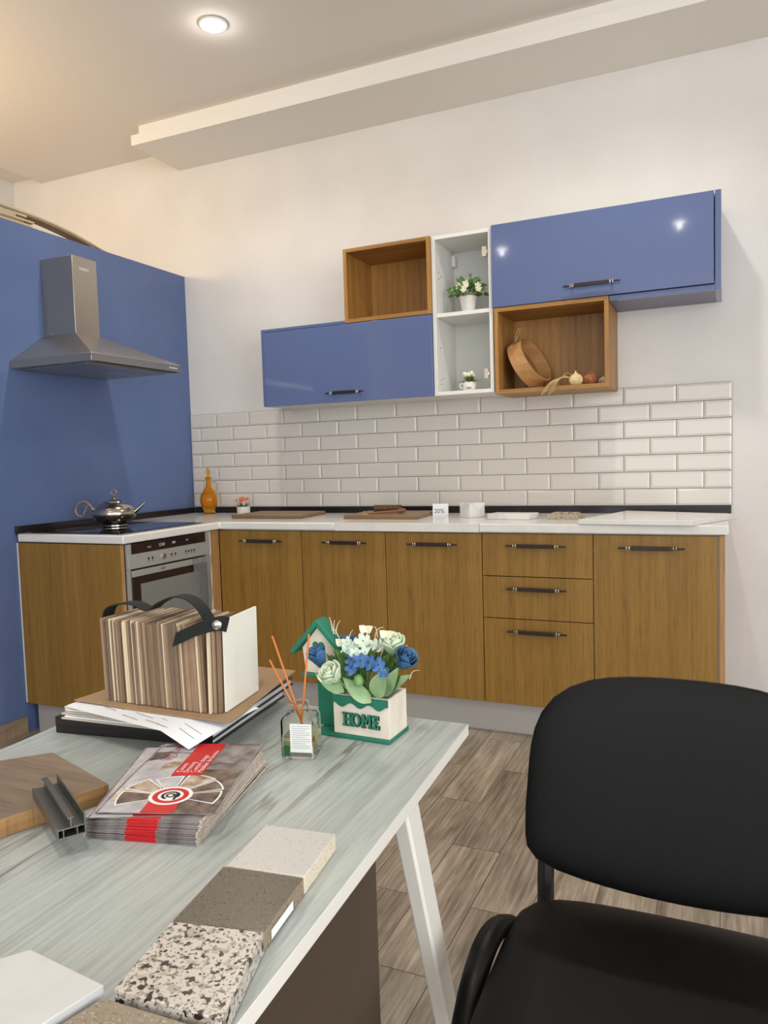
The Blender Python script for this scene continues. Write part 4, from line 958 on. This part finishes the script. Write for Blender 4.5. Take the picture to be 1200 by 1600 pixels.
for (x, z, y, r) in ((2.312, .874, -2.55, .014), (2.328, .882, -2.55, .015), (2.346, .876, -2.55, .014), (2.302, .866, -2.56, .012), (2.338, .868, -2.565, .012), (2.358, .874, -2.545, .013), (2.298, .878, -2.55, .011), (2.322, .866, -2.57, .011)):
    blossom(bw_, (x, y, z), (random.uniform(-.4, .4), -.8, .7), r, 5, 0, .3); stem(bs, root_, (x, y+.003, z), .001)
obj('blossoms', bb, M_bluepet, t, smooth=True)['label'] = 'bright blue blossoms'; obj('blossoms', bw_, M_whpet, t, smooth=True)['label'] = 'white blossoms'
for (x, z) in ((2.333, .898), (2.370, .892), (2.288, .872)):
    bm = B()
    for s in (-1, 1): leaf(bm, (x, -2.545, z), (s*.8, -.25, .65), (0, -1, .3), .016, .014, .1)
    stem(bm, root_, (x, -2.545, z), .0009); obj('white_bud', bm, M_cream, t)
bm = B()
for (x, z, dx, dz) in ((2.266, .905, -.3, 1), (2.268, .900, .15, 1), (2.272, .900, .5, 1), (2.296, .888, .5, .8), (2.345, .900, .9, .5), (2.385, .868, 1, .9), (2.405, .835, 1, .35), (2.35, .9, -.3, .5)):
    tube(bm, [Vector((x, -2.54, z-.012)), Vector((x+dx*.006, -2.54, z+dz*.002)), Vector((x+dx*.018, -2.54, z+dz*.012))], .0011, n=5, taper=lambda s: 1.2-.8*s); 
stem(bm, root_, (2.268, -2.535, .895), .001); obj('twigs', bm, M_twig, t)
bl = B()
for (x, z, y, dx, dy, dz, L, w) in ((2.356, .795, -2.566, .40, -.25, 1, .056, .032), (2.366, .795, -2.555, .50, -.1, 1, .056, .024), (2.350, .788, -2.572, -.9, -.2, .75, .062, .026), (2.30, .80, -2.57, -.8, -.3, .55, .058, .022),
                                  (2.31, .80, -2.56, -.35, -.2, 1, .05, .022), (2.36, .80, -2.54, .9, .2, .6, .05, .02)):
    leaf(bl, (x, y, z), (dx, dy, dz), (0, -1, .35), L, w, .12)
for i in range(60):
    a = random.random()*6.28; leaf(bl, (2.325+.040*math.cos(a), -2.545+.014*math.sin(a), .792+random.random()*.055), (math.cos(a)*.8, math.sin(a)*.6-.2, 1), (0, -1, .4), random.uniform(.03, .045), random.uniform(.012, .02), .1, m=1)
obj('leaves', bl, [M_leafp, M_leafd], t, smooth=True); obj('stems', bs, M_leaf, t)
bm = B(); lathe(bm, [(0, 0), (.007, .003), (.009, .010), (.006, .018), (0, .022)], (2.333, -2.582, .815), 14); obj('green_bud', bm, M_leaf, t, smooth=True)

# ---------------- reed diffuser
c0 = Vector((2.262, -2.648, tz)); ang = math.radians(14)
t = thing('reed_diffuser', tuple(c0), 'square clear glass reed diffuser with three orange sticks beside the planter', 'diffuser')
Mb = Matrix.Translation(c0) @ Matrix.Rotation(ang, 4, 'Z')
def rsq(bm, h, z, r, n=5, Mb=Mb):
    out = []
    for (sx, sy, a0) in ((1, 1, 0), (-1, 1, 90), (-1, -1, 180), (1, -1, 270)):
        for k in range(n): a = math.radians(a0+90*k/(n-1)); out.append(bm.verts.new(Mb @ Vector((sx*(h-r)+r*math.cos(a), sy*(h-r)+r*math.sin(a), z))))
    return out
def loft(bm, rings, m=0, caps=(1, 1)):
    for a, b in zip(rings, rings[1:]):
        n = len(a)
        for i in range(n): f = bm.faces.new((a[i], a[(i+1) % n], b[(i+1) % n], b[i])); f.material_index = m
    if caps[0]: bm.faces.new(rings[0][::-1])
    if caps[1]: bm.faces.new(rings[-1])
b = B(); s_ = .0265
def circ(bm, r, z, n=20, ph=0): return [bm.verts.new(Mb @ Vector((r*math.cos(a), r*math.sin(a), z))) for a in [2*math.pi*(k/n)+2*math.pi*0 for k in range(n)]]
# 20 verts per ring: 4 corners x 5
R1 = [rsq(b, s_-.002, 0, .006), rsq(b, s_, .002, .006), rsq(b, s_, .059, .006), rsq(b, s_-.003, .0640, .006), rsq(b, .016, .067, .0155), rsq(b, .0125, .069, .0124), rsq(b, .0125, .078, .0124), rsq(b, .0145, .079, .0144), rsq(b, .0145, .083, .0144), rsq(b, .0112, .083, .0111), rsq(b, .0112, .068, .0111), rsq(b, s_-.0045, .062, .005), rsq(b, s_-.0025, .058, .005), rsq(b, s_-.0025, .004, .005)]
loft(b, R1); obj('bottle', b, M_glass, t, smooth=True)
b = B(); loft(b, [rsq(b, s_-.0026, .0042, .005), rsq(b, s_-.0026, .033, .005)]); obj('oil', b, M_oil, t)
Mf = Mb @ Matrix.Translation((-.018, -s_-.0008, .012)); b = B(); box(b, .008, .0425, 0, .0006, 0, .045, 0, Mf); lb = obj('label_sticker', b, M_label, t)
b = B()
for k in range(11): box(b, .0105, .0400-(.007 if k % 3 == 2 else 0), -.0003, -.0001, .0410-.0034*k, .0416-.0034*k, 0, Mf)
obj('label_print', b, M_ink, lb)
for (x0_, z1_, x1_, yy) in ((2.213, .905, 2.268, -2.645), (2.216, .870, 2.266, -2.66), (2.278, .911, 2.258, -2.64)):
    a = Vector((x0_, yy, z1_)); d = Vector((c0.x+(c0.x-x0_)*.15, c0.y, tz+.012)); 
    nk = Vector((c0.x+(.004 if x0_ > 2.25 else -.003), c0.y, tz+.072)); dn = (nk-a).normalized(); e = a+dn*((tz+.012-a.z)/dn.z)
    e.x = min(max(e.x, c0.x-.017), c0.x+.017); obj('reed', cyl(B(), a, e, .0017, n=8), M_reed, t)

# ---------------- brochures
bc = Vector((2.2170, -2.9650, 0)); brz = math.radians(12.5)      # front edge middle
def pagebm(W=.150, L=.240, h=.0008):
    bm = B(); box(bm, -W/2, W/2, 0, L, 0, h); return bm
base = None; random.seed(33); NB = 34; pitch = .00086
for i in range(NB):
    rz = brz + math.radians(random.uniform(-1.5, 1.5)+ .15*i); sh = Vector((random.uniform(-.0022, .0022)+.0001*i, random.uniform(-.0016, .0016)+.0001*i, 0)); loc = (bc.x+sh.x, bc.y+sh.y, tz+pitch*i)
    if base is None:
        bm = pagebm(); me_o = obj('brochure', bm, M_pedge); me_o.location = loc; me_o.rotation_euler = (0, 0, rz); ROOTLOC[me_o.name] = (0, 0, 0)
        tag(me_o, 'glossy kitchen brochure inside the thick pile on the table', 'brochure', 'brochures stacked in the pile')
        bm = B(); box(bm, -.073, -.021, -.0004, .238, .00004, .00083); box(bm, .021, .073, -.0004, .238, .00004, .00083); obj('cover_photo', bm, M_pgrey, me_o, local=True)
        bm = B(); box(bm, -.0205, .0205, -.0005, .238, .00003, .00084); obj('red_band', bm, M_red, me_o, local=True)
        base = me_o
    else: dup(base, loc, rz)
# printed brochures on top
def brochure(loc, rz, tiltf, label, curve, prints=True):
    W, L = .156, .230
    def mp(u, v, h=0):   # u across -W/2..W/2, v 0..L from the front edge
        z = curve(u/W, v/L); return Vector((u, v, z+h))
    t = thing('brochure', loc, label, 'brochure', 'brochures on top of the pile', rz=rz)
    ROOTLOC[t.name] = (0, 0, 0)
    bm = B(); n, mq = 8, 16; lo, hi = [], []
    for i in range(n+1):
        lo.append([bm.verts.new(mp(-W/2+W*i/n, L*j/mq, 0)) for j in range(mq+1)]); hi.append([bm.verts.new(mp(-W/2+W*i/n, L*j/mq, .0007)) for j in range(mq+1)])
    for i in range(n):
        for j in range(mq): bm.faces.new((hi[i][j], hi[i+1][j], hi[i+1][j+1], hi[i][j+1])); bm.faces.new((lo[i][j], lo[i][j+1], lo[i+1][j+1], lo[i+1][j]))
    for i in range(n): bm.faces.new((lo[i][0], lo[i+1][0], hi[i+1][0], hi[i][0])); bm.faces.new((lo[i+1][mq], lo[i][mq], hi[i][mq], hi[i+1][mq]))
    for j in range(mq): bm.faces.new((lo[0][j+1], lo[0][j], hi[0][j], hi[0][j+1])); bm.faces.new((lo[n][j], lo[n][j+1], hi[n][j+1], hi[n][j]))
    obj('page', bm, M_pgrey, t, local=True, smooth=True)
    def poly(bm, pts, h, m=0):
        # subdivided flat polygon in (u,v): clip along v strips so it follows the curve
        vs = [bm.verts.new((u, v, 0)) for u, v in pts]; f = bm.faces.new(vs); f.material_index = m; return f
    def finish(name, bm, mats, h, parent=None):
        for j in range(1, 24):
            v = L*j/24; bmesh.ops.bisect_plane(bm, geom=bm.verts[:]+bm.edges[:]+bm.faces[:], plane_co=(0, v, 0), plane_no=(0, 1, 0))
        for v in bm.verts: v.co = mp(v.co.x, v.co.y, h+v.co.z)
        return obj(name, bm, mats, parent or t, local=True)
    # photo collage fans around the emblem at (0,.060)
    ec = Vector((.002, .046)); bm = B(); H = .00075
    def clampq(p): return (max(-W/2+.0015, min(W/2-.0015, p[0])), max(.001, min(L-.0010, p[1])))
    back = [((-.075, .001), (-.02, .001), (-.02, .229), (-.075, .229), 1), ((.02, .13), (.0745, .13), (.0745, .229), (.02, .229), 3), ((.02, .001), (.0745, .001), (.0745, .13), (.02, .13), 0)]
    for (a, b_, c, d, mi) in back: poly(bm, [a, b_, c, d], 0, mi)
    finish('photo_print', bm, [M_pdark, M_plight, M_ptan, M_pgrey, M_pwhite], H)
    if not prints: 
        bm = B(); poly(bm, [(-.022, .001), (.022, .001), (.022, .229), (-.022, .229)], 0); finish('red_band', bm, M_red, H+.0001); return t
    bm = B()
    poly(bm, [(-.075, .215), (-.024, .215), (-.024, .2290), (-.06, .2290)], 0, 0); poly(bm, [(.026, .225), (.0745, .222), (.0745, .2290), (.026, .2290)], 0, 0)
    poly(bm, [(.05, .135), (.056, .135), (.0735, .205), (.066, .205)], 0, 0); poly(bm, [(.026, .150), (.060, .146), (.060, .151), (.026, .156)], 0, 0)
    poly(bm, [(-.0745, .160), (-.052, .170), (-.052, .20), (-.0745, .19)], 0, 0); poly(bm, [(.058, .10), (.0742, .105), (.0742, .13), (.05, .13)], 0, 0)
    poly(bm, [(-.045, .12), (-.022, .145), (-.024, .168), (-.046, .15)], 0, 2)
    poly(bm, [(-.0745, .03), (-.05, .03), (-.05, .06), (-.0745, .07)], 0, 2); poly(bm, [(-.066, .09), (-.040, .10), (-.040, .12), (-.066, .115)], 0, 1)
    finish('photo_detail', bm, [M_pdark, M_plight, M_ptan], H+.00012)
    # fan of white framed photos
    bm = B(); bi = B()
    fans = [(18, 48, .068, 0), (50, 88, .070, 1), (92, 128, .064, 2), (132, 165, .072, 1), (168, 205, .070, 0), (-20, 15, .066, 0)]
    for (a0, a1, R_, mi) in fans:
        def arc(r0, r1, ins): 
            A = [math.radians(a0+ins+(a1-a0-2*ins)*k/6) for k in range(7)]
            return [clampq((ec.x+r1*math.cos(a), ec.y+r1*math.sin(a)*.95)) for a in A] + [clampq((ec.x+r0*math.cos(a), ec.y+r0*math.sin(a)*.95)) for a in A[::-1]]
        poly(bm, arc(.026, R_, 0), 0); poly(bi, arc(.028, R_-.0025, 2.2), 0, mi)
    finish('photo_frame', bm, M_pwhite, H+.0002); finish('framed_photo', bi, [M_pdark, M_ptan, M_plight], H+.0003)
    # red band + lettering
    bm = B(); poly(bm, [(-.021, .108), (.021, .108), (.021, .2290), (-.021, .2290)], 0); poly(bm, [(-.021, .001), (.021, .001), (.021, .03), (-.021, .03)], 0)
    band = finish('red_band', bm, M_red, H+.0004)
    bm = B()
    for k, s in enumerate(('Cuisine', 'Dressing', 'Custom design', 'Mobilier de bureau')):
        text(bm, s, .0108, frame_M((-.0105+.0098*k, .118, 0), (0, 1, 0), (-1, 0, 0)), 0, sx=1.0)
    finish('lettering', bm, M_pwhite, H+.0005, band)
    # round emblem with the letter a
    bm = B()
    def ring(r0, r1, m, a0=0, a1=360, n=36):
        for k in range(n):
            p, q_ = math.radians(a0+(a1-a0)*k/n), math.radians(a0+(a1-a0)*(k+1)/n)
            poly(bm, [(ec.x+r0*math.cos(p), ec.y+r0*math.sin(p)*.9), (ec.x+r1*math.cos(p), ec.y+r1*math.sin(p)*.9), (ec.x+r1*math.cos(q_), ec.y+r1*math.sin(q_)*.9), (ec.x+r0*math.cos(q_), ec.y+r0*math.sin(q_)*.9)], 0, m)
    ring(.0235, .0285, 1); ring(.0165, .0235, 0); ring(.0001, .0165, 1)
    finish('emblem', bm, [M_red, M_pwhite, M_pblack], H+.0006)
    bm = B(); ring(.0085, .0125, 0, -30, 250); finish('emblem', bm, [M_pblack], H+.0007)
    bm = B(); ring(.0035, .0065, 0); poly(bm, [(ec.x+.006, ec.y-.012), (ec.x+.0095, ec.y-.012), (ec.x+.0095, ec.y+.006), (ec.x+.006, ec.y+.006)], 0); finish('emblem', bm, [M_pblack], H+.0008)
    bm = B(); text(bm, 'MY CUBE', .0135, frame_M((-.0425, .166, 0), (0, 1, 0), (-1, 0, 0)), 0); finish('logo_lettering', bm, M_pinkred, H+.0005)
    bm = B(); hx6 = [(-.051+.013*math.cos(math.radians(a)), .178+.017*math.sin(math.radians(a))) for a in range(0, 360, 60)]; hi6 = [(-.051+.0118*math.cos(math.radians(a)), .178+.0155*math.sin(math.radians(a))) for a in range(0, 360, 60)]
    for k in range(6): poly(bm, [hx6[k], hx6[(k+1) % 6], hi6[(k+1) % 6], hi6[k]], 0)
    finish('logo_outline', bm, M_pdark, H+.0004)
    return t
zt_ = tz+pitch*NB+.0003
brochure((2.226, -2.956, zt_), math.radians(24), 0, 'glossy brochure just beneath the topmost one, turned slightly left', lambda u, v: .0, prints=False)
brochure((2.231, -2.951, zt_+.0018), math.radians(19), 0, 'topmost glossy brochure with a red band and round red emblem', lambda u, v: .0030*math.sin(math.pi*min(1, v*1.2))*.6+.0006)
# brochure bundle cut by the left edge of the picture
for k in range(7):
    b = B(); Mq = Matrix.Translation((2.052, -3.105, tz+.0022*k)) @ Matrix.Rotation(math.radians(-38+k*.6), 4, 'Z'); box(b, -.075, .075, -.045, .045, 0, .0018, 0, Mq)
    solo('brochure', b, [M_pgrey, M_pdark, M_pedge][k % 3], 'glossy leaflet in the small pile left of the profile, %s of seven' % (['lowest', 'second from the bottom', 'third from the bottom', 'middle one', 'third from the top', 'second from the top', 'topmost'][k]), 'brochure', (2.052, -3.105, tz+.0022*k), 'leaflets at the left picture edge')

# ---------------- wood sample board, aluminium profile
b = B(); prism(b, [(1.925, -2.830, tz), (2.096, -2.890, tz), (2.036, -3.040, tz), (1.850, -3.040, tz), (1.800, -2.960, tz)], (0, 0, .0245), 0, 1)
solo('wood_sample_board', b, [M_sample, M_samplecut], 'thick brown wood-grain board sample lying at the left of the table', 'sample board', (1.95, -2.94, tz), bevel=.0006)
near = Vector((2.166, -3.022, TT+.0250)); far = Vector((2.040, -2.947, TT+.0250)); dl2 = (near-far).normalized(); sd = Vector((-dl2.y, dl2.x, 0)); Lp = (near-far).length; Mq = frame_M(far, dl2, sd); b = B()
def pb(s0, s1, z0, z1): box(b, 0, Lp, s0, s1, z0, z1, 0, Mq)
pb(-.0160, -.0142, 0, .014); pb(.0150, .0168, 0, .024); pb(-.0142, .0150, 0, .0016); pb(-.0142, .0150, .0105, .0120); pb(-.0010, .0010, .0120, .0225); pb(-.0095, -.0080, .0016, .0105); pb(.0060, .0075, .0016, .0105); pb(-.0035, .0035, .0225, .0240)
solo('aluminium_profile', b, M_alu, 'short grey aluminium profile lying across the edge of the wood board sample', 'metal profile', tuple(near), bevel=.0003)

# ---------------- stone samples on the right side of the table
def sample(name, pts, z, h, mats, label, bevel=.001, mside=1):
    return slab(name, pts, z, h, mats, label, 'stone sample', bevel=bevel, mside=mside)
sample('quartz_sample', [(2.3615, -2.9055), (2.4525, -2.896), (2.4645, -2.9905), (2.3725, -3.0015)], tz, .0200, [M_qwhite, M_qside], 'pale speckled quartz sample at the far end of the row of four')
t_ = sample('quartz_sample', [(2.3705, -3.0045), (2.4650, -2.9935), (2.4765, -3.0870), (2.3835, -3.1050)], tz, .0200, [M_qbrown, M_qbrownside], 'plain dark brown quartz sample between the pale one and the granite')
b = B(); e0 = Vector((2.4650, -2.9935, tz+.004)); e1 = Vector((2.4765, -3.0870, tz+.004)); dd = (e1-e0); nn = Vector((.0008, .0001, 0)); q0 = e0+dd*.32+nn; q1 = e0+dd*.86+nn
prism(b, [q0, q1, q1+Vector((0, 0, .009)), q0+Vector((0, 0, .009))], (.0004, 0, 0)); b.transform(Matrix.Translation(-Vector(t_.location))); ob = obj('barcode_sticker', b, M_paper, t_, local=True)
sample('granite_sample', [(2.3845, -3.1075), (2.4775, -3.0895), (2.5085, -3.1980), (2.4020, -3.2020)], tz+.0008, .0205, [M_granite, M_granite], 'black and white speckled granite sample lying in front of the brown one')
sample('quartz_sample', [(2.3950, -3.2080), (2.5000, -3.2045), (2.50, -3.30), (2.37, -3.31)], tz, .0160, [M_beigeq, M_beigeq], 'beige quartz sample at the near end of the row, cut by the picture')
sample('white_stone_slab', [(2.2905, -3.1890), (2.3900, -3.2010), (2.3600, -3.3300), (2.18, -3.33)], tz, .0210, [M_qplain, M_qplain], 'plain white slab sample at the bottom left corner of the picture')

# ================================================================== CHAIR
cxh = 2.812
t = thing('visitor_chair', (cxh, -2.65, 0), 'black leatherette visitor chair with black tube frame beside the table', 'chair')
def cushion(name, half_w, mid, outl_top, outl_bot, place, th, n=56, rings=14, p=3.4):
    """rounded pad: outline in (u,v), mapped by place(u, v, side_offset)"""
    bm = B(); layers = []
    for s in (1, -1):
        L = []
        for k in range(rings+1):
            r = k/rings; r_ = math.sin(r*math.pi/2)
            row = []
            for i in range(n):
                a = 2*math.pi*i/n; c, s_2 = math.cos(a), math.sin(a)
                pp = p if not isinstance(p, tuple) else (p[0] if s_2 > 0 else p[1]); den = (abs(c)**pp+abs(s_2)**pp)**(1/pp); u = c/den; v = s_2/den
                x = half_w(v*r_)*u*r_; vv = (outl_top(x) if v > 0 else outl_bot(x)); z = mid + (vv-mid)*abs(v)*r_ if True else 0
                off = th/2*(max(0, 1-r_**5))**.45
                row.append(bm.verts.new(place(x, z, s*off)) if not (k == rings and s == -1) else None)
            L.append(row)
        layers.append(L)
    layers[1][rings] = layers[0][rings]
    for L in layers:
        for a, b in zip(L[1:], L[2:]):
            for i in range(n): bm.faces.new((a[i], a[(i+1) % n], b[(i+1) % n], b[i]))
        c = bm.verts.new(sum((v.co for v in L[1]), Vector())/n)
        for i in range(n): bm.faces.new((c, L[1][i], L[1][(i+1) % n]))
        for v in L[0]:
            if v is not None and v.is_valid: bm.verts.remove(v)
    return bm
def back_place(x, z, off):
    y = -2.435+ (z-.65)*.16 - .55*x*x*.6 - off
    return Vector((cxh+x, y, z))
bm = cushion('backrest', lambda v: .2385 - .009*max(0, v+.1), .62, lambda x: .823-.30*x*x-4*x**4, lambda x: .486+.60*x*x, back_place, .034, p=(4.6, 9))
obj('backrest', bm, M_leather, t, smooth=True, shade_angle=80)
def seat_place(x, y, off):
    z = .450 + off - (.9*max(0, (-2.86-y))**1.5*2.2 if y < -2.86 else 0) + .06*x*x
    return Vector((cxh+x, y, z))
bm = cushion('seat', lambda v: .240+.004*v, -2.70, lambda x: -2.452-.30*x*x, lambda x: -2.925+.5*x*x, seat_place, .052, p=(6.5, 5))
obj('seat', bm, M_leather, t, smooth=True, shade_angle=80)
for s in (-1, 1):
    xx = cxh+s*.212
    b = B(); tube(b, [(xx, -2.400, .66), (xx, -2.425, .55), (xx, -2.440, .47), (xx, -2.446, .43), (xx+s*.006, -2.470, .405), (xx+s*.006, -2.56, .400), (xx+s*.006, -2.85, .400)], .0140, .0085, up=(0, 1, 0.3), n=14); obj('back_post', b, M_blkmetal, t, smooth=True)
    xo = cxh+s*.268
    b = B(); tube(b, [(cxh+s*.236, -2.535, .432), (cxh+s*.246, -2.545, .446), (xo-s*.012, -2.575, .458), (xo-s*.008, -2.615, .462), (xo-s*.006, -2.660, .452), (xo-s*.004, -2.705, .420), (xo-s*.002, -2.740, .365), (xo+s*.004, -2.79, .2), (xo+s*.010, -2.84, .012)], .0185, .0150, up=(0, .4, 1), n=16); obj('leg', b, M_blkpla, t, smooth=True)
    b = B(); tube(b, [(xx+s*.006, -2.78, .392), (xx+s*.012, -2.66, .33), (xx+s*.02, -2.52, .2), (xx+s*.03, -2.37, .012)], .0085, .014, up=(0, 1, .3), n=14); obj('leg', b, M_blkmetal, t, smooth=True)
    b = B(); lathe(b, [(.017, 0), (.017, .014), (.012, .02), (0, .02)], (xo+s*.010, -2.84, .0003), 16); obj('foot_cap', b, M_blkpla, t, smooth=True)
    b = B(); lathe(b, [(.017, 0), (.017, .014), (.012, .02), (0, .02)], (xx+s*.03, -2.37, .0003), 16); obj('foot_cap', b, M_blkpla, t, smooth=True)
for yy in (-2.80, -2.56): obj('cross_tube', tube(B(), [(cxh-.22, yy, .395), (cxh+.22, yy, .395)], .008, .012, n=12, smooth=False), M_blkmetal, t, smooth=True)
